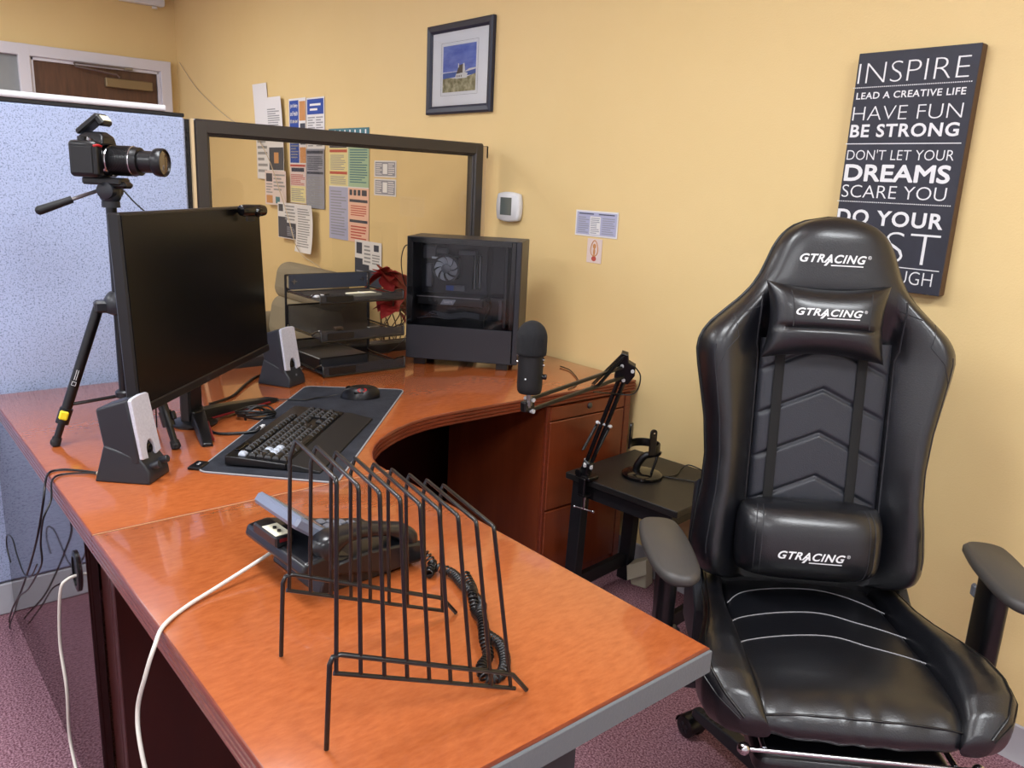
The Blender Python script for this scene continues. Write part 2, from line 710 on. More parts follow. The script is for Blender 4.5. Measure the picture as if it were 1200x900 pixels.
m.build('closer_arm', 'steel', closer)
struct(MB().box((XW + 0.012, -1.51, 1.24), (0.012, 0.83, 1.86)).build('window_1', 'grey_glass'))

# the small emergency lamp high on that wall
em = thing('emergency_light', 'white emergency light unit high on the far left wall above the door', 'lamp', (XW, -0.25, 2.66))
m = MB()
m.prism(rrect(0.33, 0.09, 0.02), 0.002, 0.06, MX(((0, 0, 1, 0), (1, 0, 0, 0), (0, 1, 0, 0.015), (0, 0, 0, 1))), 0.006)
m.build('housing', 'white_plastic', em)
MB().cyl((0.045, 0.09, -0.036), (0.045, 0.09, -0.05), 0.018, 0.02).build('lamp_head', 'white_plastic', em)

# ceiling troffers
for i, (lx, ly, k) in enumerate(LIGHTS):
    t = thing('ceiling_light', 'recessed fluorescent ceiling panel with white frame', 'lamp', (lx, ly, CEIL), 0, 'ceiling light panels')
    m = MB()
    w, d = 1.2, 0.6
    for sx in (-1, 1):
        m.box((sx * (w / 2 - .015), 0, -0.006), (0.03, d, 0.012), 0.002)
        m.box((0, sx * (d / 2 - .015), -0.006), (w - .06, 0.03, 0.012), 0.002)
    m.build('frame', 'white_plastic', t)
    MB().box((0, 0, -0.004), (w - .06, d - .06, 0.006)).build('diffuser', 'diffuser', t)
    la = bpy.data.lights.new('tube_light', 'AREA')
    la.shape = 'RECTANGLE'
    la.size = w - .08
    la.size_y = d - .08
    la.energy = LAMP_W * k
    la.color = LAMP_COL
    lo = bpy.data.objects.new('tube_light', la)
    COL.objects.link(lo)
    lo.parent = t
    lo.location = (0, 0, -0.012)

# ================================================================== PARTITIONS
cp = thing('cubicle_panel', 'tall grey-blue tweed cubicle partition with white top cap, behind the tripod', 'partition', (0, -1.335, 0))
L = 2.6
m = MB()
m.box((-0.03, -L / 2, 0.86), (0.052, L, 1.49), 0.006)
m.build('fabric_face', 'tweed', cp)
m = MB()
m.box((-0.03, -L / 2, 0.055), (0.046, L, 0.108), 0.004)
m.build('base_cover', 'panel_base', cp)
m = MB()
m.box((-0.03, -L / 2, 1.611), (0.05, L, 0.012), 0.002)
m.build('edge_trim', 'dark_slot', cp)
m = MB()
m.prism(rrect(0.062, 0.02, 0.009), 0, L - 0.06, MX(((1, 0, 0, -0.03), (0, 0, -1, -0.06), (0, 1, 0, 1.6275), (0, 0, 0, 1))))
m.build('top_cap', 'panel_trim', cp)
m = MB()
m.box((-0.035, 0.006, 0.8), (0.05, 0.02, 1.6))
for k in range(60):
    m.box((-0.008, 0.008, 0.06 + k * 0.0255), (0.006, 0.006, 0.012))
m.build('slotted_post', 'dark_slot', cp)

gp = thing('glass_partition', 'dark-framed glass partition screen between the desk and the papered wall', 'partition', (-0.03, -1.31, 0))
GL = 1.234
for y in (0.028, GL - 0.028):
    m = MB()
    m.box((0, y, 0.8), (0.06, 0.046, 1.6), 0.006)
    m.box((0, y + (0.024 if y < .5 else -0.024), 1.16), (0.04, 0.012, 0.8), 0.004)
    m.build('post', 'bronze_frame', gp)
m = MB()
m.box((0, GL / 2, 1.58), (0.058, GL - .012, 0.048), 0.006)
m.box((0, GL / 2, 1.556), (0.04, GL - .1, 0.012), 0.004)
m.build('top_rail', 'bronze_frame', gp)
MB().box((0, GL / 2, 0.755), (0.06, GL - .1, 0.05), 0.006).build('bottom_rail', 'bronze_frame', gp)
MB().box((0, GL / 2, 0.37), (0.05, GL - .1, 0.7), 0.006).build('lower_panel', 'tweed', gp)
MB().quad((0, 0.05, 0.775), (0, GL - .05, 0.775), (0, GL - .05, 1.557), (0, 0.05, 1.557)).build('glass_pane', 'pane_glass', gp)
m = MB()
m.box((0.012, -0.003, 0.8), (0.04, 0.01, 1.605))
m.box((0.0, GL + 0.012, 0.8), (0.03, 0.02, 1.585))
m.build('edge_strip', 'beige_strip', gp)
MB().box((0.0, GL + 0.024, 1.57), (0.03, 0.012, 0.05), 0.002).build('wall_clip', 'black_plastic', gp)

# ================================================================== DESK
# worktop of the corner desk: outline traced on its real plan
plan = [(0.04, -1.968), (1.2365, -1.968), (1.2365, -1.306), (1.19, -1.304), (1.145, -1.292), (1.10, -1.268), (1.056, -1.235), (1.018, -1.196),
        (0.985, -1.15), (0.955, -1.10), (0.93, -1.045), (0.911, -0.98), (0.902, -0.91), (0.90, -0.82), (0.90, -0.02), (0.04, -0.02)]


def edged_top(mb, poly, z0, z1, groove, mats):
    """top slab with a grooved (reeded) edge: side profile of three beads"""
    prof = [(0.004, z0), (0.0, z0 + .003), (0.0, z0 + .008), (0.004, z0 + .0105), (0.0, z0 + .013), (0.0, z0 + .019), (0.004, z0 + .0215),
            (0.0, z0 + .024), (0.0, z0 + .030), (0.004, z0 + .0325), (0.0, z0 + .035), (0.0, z1 - .004), (0.0015, z1 - .001), (0.004, z1)] if groove else \
        [(0.001, z0), (0, z0 + .001), (0, z1 - .001), (0.001, z1)]
    n = len(poly)
    o = len(mb.v)
    for d, z in prof:
        pl = inset(poly, d) if d else poly
        mb.v += [V((x, y, z)) for x, y in pl]
    for k in range(len(prof) - 1):
        for i in range(n):
            j = (i + 1) % n
            mb.f.append([o + k * n + i, o + k * n + j, o + (k + 1) * n + j, o + (k + 1) * n + i])
            mb.m.append(mats[1])
    mb.f.append([o + (len(prof) - 1) * n + i for i in range(n)])
    mb.m.append(mats[0])
    mb.f.append([o + i for i in range(n)][::-1])
    mb.m.append(mats[1])


desk = thing('corner_desk', 'large cherry wood corner desk with scooped front edge carrying the monitor', 'desk', (0.6, -1.0, 0))
DO = V((-0.6, 1.0, 0))
m = MB()
edged_top(m, [(x - 0.6, y + 1.0) for x, y in plan], 0.708, 0.75, True, (0, 1))
m.build('worktop', ['cherry', 'cherry_edge'], desk, smooth=30)
m = MB()
m.box(DO + V((0.59, -1.953, 0.355)), (1.12, 0.022, 0.705), 0.001)
side = m.build('side_panel', 'mahogany_gloss', desk)
m = MB()
m.lathe([(0.030, 0), (0.030, 0.004), (0.026, 0.006), (0.022, 0.006), (0.022, 0.002)], DO + V((1.06, -1.964, 0.60)), (0, -1, 0), 24, 1.0, 1.55, ref=(1, 0, 0))
m.build('cable_grommet', 'black_plastic', side)
m = MB()
m.box(DO + V((1.193, -1.64, 0.353)), (0.07, 0.6, 0.705), 0.002)
m.build('end_panel', 'mahogany', desk)
m = MB()
m.box(DO + V((0.09, -1.0, 0.38)), (0.02, 1.86, 0.65), 0.001)
m.build('back_panel', 'mahogany', desk)
m = MB()
m.box(DO + V((0.2, -0.045, 0.38)), (0.2, 0.02, 0.65), 0.001)
m.build('wall_panel', 'mahogany', desk)

pen = thing('peninsula_desk', 'cherry wood desk extension with a dark grey front edge, under the wire rack', 'desk', (1.71, -1.64, 0))
PO = V((-1.71, 1.64, 0))
m = MB()
pp = [(1.2385, -1.968), (2.188, -1.968), (2.188, -1.303), (1.2385, -1.303)]
edged_top(m, [(x - 1.71, y + 1.64) for x, y in pp], 0.708, 0.75, True, (0, 1))
m.build('worktop', ['cherry', 'cherry_edge'], pen, smooth=30)
m = MB()
m.box(PO + V((2.190, -1.6355, 0.7275)), (0.006, 0.664, 0.038), 0.001)
m.build('front_edge', 'grey_band', pen)
MB().box(PO + V((1.2375, -1.6355, 0.7495)), (0.0022, 0.66, 0.0016)).build('joint_highlight', 'seam_highlight', pen)  # thin pale strip: highlight along the worktop joint, put in as colour
m = MB()
m.box(PO + V((2.125, -1.745, 0.353)), (0.03, 0.41, 0.705), 0.002)
m.build('end_panel', 'charcoal_board', pen)
m = MB()
m.box(PO + V((1.68, -1.55, 0.47)), (0.86, 0.018, 0.46), 0.001)
m.build('modesty_panel', 'mahogany', pen)
m = MB()
m.box(PO + V((1.245, -1.64, 0.353)), (0.022, 0.6, 0.705), 0.002)
m.build('side_panel', 'mahogany', pen)

# lateral file cabinet under the wall end of the worktop; its drawers face +x
fc = thing('file_cabinet', 'cherry wood file cabinet under the desk end, beside the black side table', 'cabinet', (0.6, -0.245, 0))
m = MB()
FW = 0.43
m.box((0, 0, 0.353), (0.56, FW, 0.70), 0.002)
m.build('body', 'drawer_wood', fc)
MB().box((0.283, FW / 2 - 0.017, 0.353), (0.016, 0.034, 0.70), 0.003).build('stile', 'cherry_edge', fc)
MB().box((0.283, -FW / 2 + 0.008, 0.353), (0.016, 0.016, 0.70), 0.003).build('stile', 'cherry_edge', fc)
for z0, z1, nm in ((0.650, 0.700, 'drawer'), (0.318, 0.646, 'drawer'), (0.05, 0.312, 'drawer')):
    d = MB().box((0.286, -0.012, (z0 + z1) / 2), (0.016, FW - 0.054, z1 - z0), 0.003).build(nm, 'drawer_wood', fc)
    if z0 > 0.6:
        MB().lathe([(0.011, 0), (0.011, 0.004), (0.008, 0.006), (0.004, 0.006)], (0.294, -0.012, 0.683), (1, 0, 0), 16).build('lock', 'dark_steel', d)

DZ = 0.7502  # desk surface

# ================================================================== CHAIR (large, so early) is in its own section below
# ------------------------------------------------------------------ monitor
mon = thing('monitor', 'large black flat monitor with dark screen and a wide two-legged stand', 'monitor', (0.63, -1.56, DZ), R(45))
# local: +x = screen normal (towards the corner seat), +y = to the right in the photo, z up
TILT = R(2.25)
MC = V((0.701, -1.521, 1.126))          # screen centre in the room
lc = MX.Rotation(-R(45), 3, 'Z') @ (MC - V((0.63, -1.56, DZ)))
SM = MX.Translation(lc) @ MX.Rotation(-TILT, 4, 'Y')
SW, SH = 0.75, 0.422
m = MB()
m.box((-0.028, 0, 0), (0.03, SW + .012, SH + .012 + .016), 0.004, SM @ MX.Translation((0, 0, -0.008)))
m.box((-0.052, 0, -0.02), (0.03, SW - .16, SH - .12), 0.012, SM)
m.build('housing', 'black_plastic', mon)
m = MB()
m.box((-0.0125, 0, 0.0), (0.002, SW, SH), 0.0005, SM)
m.build('screen', 'screen', mon)
m = MB()
m.box((-0.0135, 0, -SH / 2 - 0.0115), (0.008, SW + .012, 0.021), 0.002, SM)
bez = m.build('lower_bezel', 'black_plastic', mon)
m = MB()
P3 = lambda x, y, d: SM @ V((-0.0090 + 0.0003, -0.055 + x, -SH / 2 - 0.0155 + y))
m.text('LG', 0.013, 0.008, P3, bold=0.01)
m.build('maker_mark', 'grey_plastic', bez)
m = MB()
nx = lc.x - 0.075
m.box((nx - 0.012, -0.0, 0.16), (0.032, 0.075, 0.30), 0.006)
m.box((nx + 0.02, 0, 0.30), (0.05, 0.1, 0.1), 0.006)
m.build('stand_column', 'black_plastic', mon)
for sgn, tip, nm in ((-1, V((0.842, -1.602)), 'foot'), (1, V((0.513, -1.270)), 'foot')):
    m = MB()
    tl = MX.Rotation(-R(45), 3, 'Z') @ (V((tip.x, tip.y, DZ)) - V((0.63, -1.56, DZ)))
    a = V((nx + 0.005, sgn * 0.0, 0.0))
    d = (tl - a)
    d.z = 0
    ln = d.length
    d.normalize()
    s = V((-d.y, d.x, 0))
    vs = []
    for t, w, zt, zb in ((-0.03, 0.024, 0.045, 0.012), (ln * .35, 0.02, 0.036, 0.012), (ln * .92, 0.016, 0.016, 0.0), (ln, 0.013, 0.009, 0.0)):
        for q, z in ((-w, zb), (w, zb), (w * .8, zt), (-w * .8, zt)):
            p = a + d * t + s * q
            vs.append((p.x, p.y, z))
    fs = [(0, 3, 2, 1), (12, 13, 14, 15)]
    for k in range(3):
        for i in range(4):
            j = (i + 1) % 4
            fs.append((k * 4 + i, k * 4 + j, k * 4 + 4 + j, k * 4 + 4 + i))
    m.add(vs, fs)
    ft = m.build(nm, 'black_plastic', mon, bevel=0.002)
    m = MB()
    e = 1 if sgn < 0 else -1
    p0 = a + d * 0.03 + s * (e * 0.023)
    p1 = a + d * ln * .85 + s * (e * 0.0185)
    m.tube([(p0.x, p0.y, 0.014), (p1.x, p1.y, 0.008)], 0.0032, 6)
    m.build('red_accent', 'dark_red', ft)
m = MB()
m.lathe([(0.06, 0.0), (0.062, 0.006), (0.05, 0.014), (0.03, 0.018)], (nx - 0.005, 0, 0), (0, 0, 1), 24)
m.build('stand_base', 'black_plastic', mon)

# webcam on the monitor's top edge
wc = thing('webcam', 'small black webcam clipped on top edge of the monitor', 'webcam', SM @ V((0, 0, 0)) and (MX.Translation((0.63, -1.56, DZ)) @ MX.Rotation(R(45), 4, 'Z') @ SM @ V((-0.004, 0.252, SH / 2 - 0.004))), R(45 - 12))
m = MB()
m.box((-0.004, 0, -0.004), (0.05, 0.05, 0.008), 0.002)
m.box((0.018, 0, -0.018), (0.006, 0.04, 0.026), 0.002)
m.box((-0.026, 0, -0.03), (0.006, 0.045, 0.05), 0.002)
m.build('clip', 'black_plastic', wc)
m = MB()
m.cyl((0.006, 0, 0), (0.016, 0, 0.008), 0.008, 0.007, 12)
m.build('hinge', 'black_plastic', wc)
m = MB()
m.lathe([(0.010, -0.044), (0.015, -0.042), (0.017, -0.03), (0.017, 0.03), (0.015, 0.042), (0.010, 0.044)], (0.026, 0.0, 0.0), (0.25, 1, 0), 18)
bd = m.build('body', 'black_gloss', wc)
m = MB()
m.lathe([(0.014, 0.0), (0.014, 0.012), (0.011, 0.014), (0.009, 0.011)], (0.034, 0.006, -0.002), (1, 0.1, -0.32), 18)
m.build('lens_barrel', 'black_gloss', bd)

# ------------------------------------------------------------------ speakers
def speaker(label, pos, rz, knobs):
    """local: front faces +x; pos = middle of the base front edge"""
    t = thing('desktop_speaker', label, 'speaker', pos, rz, None)
    m = MB()   # sloped foot
    W = 0.094
    pr = [(-0.128, 0), (0.0, 0), (-0.002, 0.03), (-0.022, 0.058), (-0.105, 0.085), (-0.118, 0.04)]
    vs = []
    for s in (-1, 1):
        for x, z in pr:
            w = W / 2 * (1.0 if z < .03 else 0.9)
            vs.append((x, s * w, z))
    n = len(pr)
    fs = [tuple(range(n)), tuple(range(n, 2 * n))[::-1]] + [(i, (i + 1) % n, n + (i + 1) % n, n + i) for i in range(n)]
    m.add(vs, fs)
    m.build('foot', 'charcoal_plastic', t, bevel=0.004, seg=3)
    # cabinet leaning back
    Mc = MX.Translation((-0.014, 0, 0.045)) @ MX.Rotation(-R(9), 4, 'Y')
    m = MB()
    H, D, Wt, Wb = 0.152, 0.088, 0.082, 0.088
    vs = []
    for x, w0, w1, z0, z1 in ((-0.006, Wb, Wt, 0, H), (-D, Wb * .86, Wt * .86, 0.004, H - .016)):
        for s, z, w in ((-1, z0, w0), (1, z0, w0), (1, z1, w1), (-1, z1, w1)):
            vs.append(Mc @ V((x, s * w / 2, z)))
    m.add(vs, [(0, 1, 2, 3), (7, 6, 5, 4), (0, 4, 5, 1), (1, 5, 6, 2), (2, 6, 7, 3), (3, 7, 4, 0)])
    m.build('cabinet', 'charcoal_plastic', t, bevel=0.006, seg=3)
    # pale cloth grille with an arched notch at the bottom
    m = MB()
    top = [(0.037, 0.149), (0.0, 0.1535), (-0.037, 0.149)]
    pts = [(-0.041, 0.012), (-0.017, 0.008)]
    for k in range(9):
        a = PI - PI * k / 8
        pts.append((0.017 * math.cos(a), 0.022 + 0.026 * math.sin(a)))
    pts += [(0.017, 0.008), (0.041, 0.012), (0.038, 0.147), (0.03, 0.151), (0.0, 0.153), (-0.03, 0.151), (-0.038, 0.147)]
    MM = Mc @ MX(((0, 0, 1, -0.008), (1, 0, 0, 0), (0, 1, 0, 0), (0, 0, 0, 1)))
    m.prism(pts, 0, 0.009, MM)
    m.build('grille', 'silver_cloth', t, bevel=0.002)
    m = MB()
    m.lathe([(0.011, -0.004), (0.011, 0.003), (0.007, 0.004), (0.0, 0.002)], Mc @ V((-0.004, 0, 0.028)), Mc.to_3x3() @ V((1, 0, 0)), 18)
    m.build('tweeter_port', 'black_gloss', t)
    if knobs:
        for y in (-0.02, 0.02):
            m = MB()
            m.lathe([(0.0085, 0), (0.0085, 0.018), (0.0075, 0.02), (0.002, 0.02)], (-0.008, y, 0.036), (1, 0, 0.35), 14)
            m.build('knob', 'charcoal_plastic', t)
    else:
        m = MB()
        m.lathe([(0.004, 0), (0.004, 0.002)], (-0.006, 0, 0.036), (1, 0, 0.35), 10)
        m.build('indicator', 'grey_plastic', t)
    return t


speaker('larger-looking desktop speaker with two knobs, left of the monitor near the desk edge', (1.002, -1.768, DZ), R(46), True)
speaker('desktop speaker without knobs, right of the monitor before the letter tray', (0.372, -1.13, DZ), R(30), False)

# ------------------------------------------------------------------ mouse pad, keyboard, mouse
pad = thing('mouse_pad', 'large charcoal cloth desk mat with pale stitched border under the keyboard', 'mat', (0.82, -1.28, DZ))
pc = [V((1.006, -1.688)), V((1.250, -1.452)), V((0.606, -0.858)), V((0.405, -1.118))]
def rounded_poly(pts, r, n=6):
    out = []
    k = len(pts)
    for i in range(k):
        p0, p1, p2 = pts[i - 1], pts[i], pts[(i + 1) % k]
        a = (p0 - p1).normalized()
        b = (p2 - p1).normalized()
        for j in range(n + 1):
            t = j / n
            q = (p1 + a * r) * (1 - t) ** 2 + p1 * 2 * t * (1 - t) + (p1 + b * r) * t ** 2
            out.append((q.x, q.y))
    return out
pl = [(x - 0.82, y + 1.28) for x, y in rounded_poly(pc, 0.028)]
m = MB()
m.prism(pl, 0.0, 0.0035, None, 0.0008)
m.build('cloth', 'pad_cloth', pad)
m = MB()
m.tube([(x, y, 0.0022) for x, y in pl], 0.0024, 6, closed=True)
m.build('stitched_border', 'pad_stitch', pad)
m = MB()
m.box((0, 0, 0.004), (0.05, 0.032, 0.007), 0.002, MX.Translation((0.975 - .82 , -1.672 + 1.28, 0)) @ MX.Rotation(R(134), 4, 'Z'))
tg = m.build('corner_tag', 'black_plastic', pad)
m = MB()
TT = MX.Translation((0.972 - .82, -1.669 + 1.28, 0.0078)) @ MX.Rotation(R(134), 4, 'Z')
m.text('HX', 0.018, 0.006, lambda x, y, d: TT @ V((x - .009, y - .003, 0)), bold=0.01, shear=0.3)
m.build('tag_print', 'print_white', tg)

kb = thing('keyboard', 'black mechanical keyboard with wrist rest and a few white keys', 'keyboard', (0.905, -1.405, DZ + 0.0038), R(134.2))
KW, KD = 0.462, 0.150
m = MB()
vs = []
for x in (-KW / 2, KW / 2):
    for y, z in ((-KD / 2, 0.004), (KD / 2, 0.004), (KD / 2, 0.026), (KD / 2 - .03, 0.025), (-KD / 2, 0.017)):
        vs.append((x, y, z))
fs = [(0, 1, 2, 3, 4), (9, 8, 7, 6, 5)] + [(i, (i + 1) % 5, 5 + (i + 1) % 5, 5 + i) for i in range(5)]
m.add(vs, fs)
m.build('case', 'black_plastic', kb, bevel=0.002)
m = MB()
vs = []
for x in (-KW / 2, KW / 2 - 0.0):
    for y, z in ((-KD / 2 - .085, 0.0), (-KD / 2 - .002, 0.0), (-KD / 2 - .002, 0.017), (-KD / 2 - .02, 0.017), (-KD / 2 - .085, 0.005)):
        vs.append((x, y, z))
m.add(vs, fs)
m.build('wrist_rest', 'black_matte', kb, bevel=0.002)
# keys: rows from the back; widths in key units
U = 0.0192
rows = [
    [1, -1, 1, 1, 1, 1, -.5, 1, 1, 1, 1, -.5, 1, 1, 1, 1, -.25, 1, 1, 1],
    [1] * 13 + [2, -.25, 1, 1, 1, -.25, 1, 1, 1, 1],
    [1.5] + [1] * 12 + [1.5, -.25, 1, 1, 1, -.25, 1, 1, 1, 1],
    [1.75] + [1] * 11 + [2.25, -3.5, 1, 1, 1],
    [2.25] + [1] * 10 + [2.75, -1.25, 1, -1.25, 1, 1, 1, 1],
    [1.25, 1.25, 1.25, 6.25, 1.25, 1.25, 1.25, 1.25, -.25, 1, 1, 1, -.25, 2, 1],
]
WHITE = {(0, 0), (2, 2), (3, 1), (3, 2), (3, 3)}
def keycap_mesh(w, nm, mt):
    m = MB()
    a, b = w * U / 2 - 0.0008, U / 2 - 0.0008
    vs = []
    for z, k in ((0, 0), (0.004, 0.0002), (0.0085, 0.0030), (0.0092, 0.0042)):
        for sx, sy in ((-1, -1), (1, -1), (1, 1), (-1, 1)):
            vs.append((sx * (a - k), sy * (b - k) + (0.0006 if z > .005 else 0), z))
    fs = [(3, 2, 1, 0), (12, 13, 14, 15)]
    for k in range(3):
        for i in range(4):
            j = (i + 1) % 4
            fs.append((k * 4 + i, k * 4 + j, k * 4 + 4 + j, k * 4 + 4 + i))
    m.add(vs, fs)
    m.mat(1)
    q = min(0.0026, a * .5)
    if nm:
        m.quad((-q, 0.001, 0.00935), (q * .3, 0.001, 0.00935), (q * .3, 0.0038, 0.00935), (-q, 0.0038, 0.00935))
    return m, [mt, 'key_legend']
_kc = {}
slope = math.atan2(0.025 - 0.017, KD - .03)
kdone = 0
extra = MB()
for ri, row in enumerate(rows):
    x = -KW / 2 + 0.011
    y = KD / 2 - 0.042 - ri * U + (0.006 if ri == 0 else 0) - 0.0015
    z = 0.017 + (y + KD / 2) * math.tan(slope) + 0.0005
    ki = 0
    for w in row:
        if w < 0:
            x += -w * U
            continue
        white = (ri, ki) in WHITE
        kk = (w, white)
        cx = x + w * U / 2
        if kdone < 100:
            if kk not in _kc:
                mm, mt = keycap_mesh(w, True, 'keycap_white' if white else 'keycap')
                o = mm.build('key', mt, kb, smooth=0)
                _kc[kk] = o
            else:
                o = _kc[kk].copy()
                COL.objects.link(o)
                o.parent = kb
            o.location = (cx, y, z)
            o.rotation_euler = (slope, 0, 0)
            kdone += 1
        else:
            mm, mt = keycap_mesh(w, True, 'keycap')
            o = len(extra.v)
            Mk = MX.Translation((cx, y, z)) @ MX.Rotation(slope, 4, 'X')
            extra.v += [Mk @ p for p in mm.v]
            extra.f += [[i + o for i in f] for f in mm.f]
            extra.m += mm.m
        x += w * U
        ki += 1
if extra.v:
    o = extra.build('keys', ['keycap', 'key_legend'], kb, smooth=0)
    o['kind'] = 'stuff'
m = MB()
m.box((-KW / 2 + .07, KD / 2 - 0.012, 0.0275), (0.055, 0.012, 0.004), 0.001)
m.build('media_bar', 'black_gloss', kb)

mouse = thing('computer_mouse', 'black gaming mouse with red emblem at the far end of the mat', 'mouse', (0.622, -1.035, DZ + 0.0038), R(150))
m = MB()
def mz(u, v):
    a = 2 * PI * u
    # v 0..1 from bottom rim to crown
    hx = 0.062
    x = math.cos(a)
    y = math.sin(a)
    w = 0.034 * (1 - 0.16 * math.cos(2 * a)) * (1.0 + 0.10 * x)
    k = math.cos(v * PI / 2) ** 0.55 if v < 1 else 0.0
    h = 0.040 * math.sin(v * PI / 2) ** 0.9
    yy = w * y * k * (1 - 0.08 * math.sin(v * PI))
    xx = hx * x * k - 0.008 * math.sin(v * PI / 2)
    return (yy, xx, h)
m.grid(mz, 28, 10, closed_u=True, caps=True)
mb_ = m.build('body', 'black_plastic', mouse, smooth=80)
m = MB()
m.lathe([(0.010, -0.004), (0.010, 0.004)], (0, 0.036, 0.0285), (1, 0, 0), 16)
m.build('scroll_wheel', 'black_gloss', mb_)
m = MB()
for s in (-1, 1):
    m.tube([V(mz(0.75 + s * 0.012, 0.42)), V(mz(0.75 + s * 0.045, 0.55)), V(mz(0.75 + s * 0.020, 0.66))], 0.0022, 6, smooth=4)
m.build('emblem', 'red', mouse)
m = MB()
m.box((-0.0315, 0.004, 0.022), (0.004, 0.03, 0.006), 0.001)
m.build('side_button', 'black_gloss', mouse)

# ------------------------------------------------------------------ cables on the desk top
def cable(name, pts, r, material, label, smooth=6, cat='cable', group=None):
    o = MB().tube(pts, r, 8, smooth=smooth).build(name, material, None, smooth=60)
    return tag(o, label, cat, group)


cz = DZ + 0.0032
cable('power_cord', [(0.19, -1.16, cz), (0.21, -1.21, cz), (0.30, -1.285, cz), (0.40, -1.36, cz), (0.44, -1.41, cz), (0.465, -1.46, cz + .0)], 0.0045, 'cable_black',
      'black cord running from beneath the monitor toward the far speaker')
cable('keyboard_cable', [(0.655, -1.535, cz), (0.70, -1.55, cz), (0.755, -1.545, cz), (0.79, -1.50, cz + .003), (0.806, -1.462, cz + .006), (0.80, -1.444, cz + .014)], 0.0042, 'cable_black',
      'thick black cable curling from the monitor stand into the keyboard')
cable('mouse_cable', [(0.586, -1.096, cz + .010), (0.575, -1.13, cz + .005), (0.57, -1.16, cz + .004), (0.575, -1.20, cz + .004), (0.54, -1.25, cz + .004), (0.52, -1.30, cz), (0.57, -1.345, cz), (0.625, -1.368, cz + .002)], 0.002, 'cable_black',
      'thin black mouse cable looping across the mat to the cable bundle')
bu = thing('cable_bundle', 'small coiled bundle of black cable lying behind the keyboard', 'cable', (0.665, -1.40, DZ))
m = MB()
for k in range(5):
    pts = []
    for i in range(20):
        a = 2 * PI * i / 20
        pts.append((0.052 * math.cos(a) * (1 + 0.08 * math.sin(3 * a + k)), (0.019 + .003 * k) * math.sin(a), 0.005 + 0.0055 * k + 0.003 * math.sin(2 * a + k * 1.3)))
    Mr = MX.Rotation(R(50 + 5 * k), 4, 'Z')
    m.tube([Mr @ V(p) for p in pts], 0.0026, 6, smooth=2, closed=True)
m.build('coil', 'cable_black', bu, smooth=60)
m = MB()
m.tube([(0.0, -0.03, 0.0), (0.004, -0.032, 0.02), (0.01, 0.0, 0.038), (0.012, 0.03, 0.018), (0.012, 0.032, 0.0)], 0.004, 6, smooth=4)
m.build('cable_tie', 'cable_black', bu)
ub = thing('cable_connector', 'small white cable plug lying between keyboard and cable bundle', 'connector', (0.772, -1.432, DZ), R(134))
m = MB()
m.box((0, 0, 0.006), (0.026, 0.012, 0.008), 0.002)
m.box((0.018, 0, 0.006), (0.012, 0.010, 0.006), 0.001)
m.build('plug', 'white_plastic', ub)
MB().box((-0.018, 0, 0.006), (0.012, 0.012, 0.009), 0.002).build('collar', 'grey_plastic', ub)

# ------------------------------------------------------------------ tripod and stills camera
tp = thing('tripod', 'black tripod standing on desk corner by the grey partition, holding the camera', 'tripod', (0.663, -1.746, DZ))
To = V((0.663, -1.746, DZ))
feet = [V((0.642, -1.912, DZ)) - To, V((0.82, -1.672, DZ)) - To, V((0.515, -1.650, DZ)) - To]
m = MB()
m.cyl((0, 0, 0.09), (0, 0, 0.6), 0.0125, seg=16)
m.cyl((0, 0, 0.085), (0, 0, 0.10), 0.015, seg=16)
m.build('centre_column', 'black_plastic', tp)
m = MB()
m.lathe([(0.014, 0.325), (0.030, 0.332), (0.034, 0.345), (0.034, 0.362), (0.026, 0.376), (0.018, 0.384)], (0, 0, 0), (0, 0, 1), 20)
for f in feet:
    d = V((f.x, f.y, 0)).normalized()
    m.box((0, 0, 0), (0.04, 0.034, 0.03), 0.006, MX.Translation(d * 0.035 + V((0, 0, 0.348))) @ MX.Rotation(math.atan2(d.y, d.x), 4, 'Z'))
m.build('spider', 'charcoal_plastic', tp)
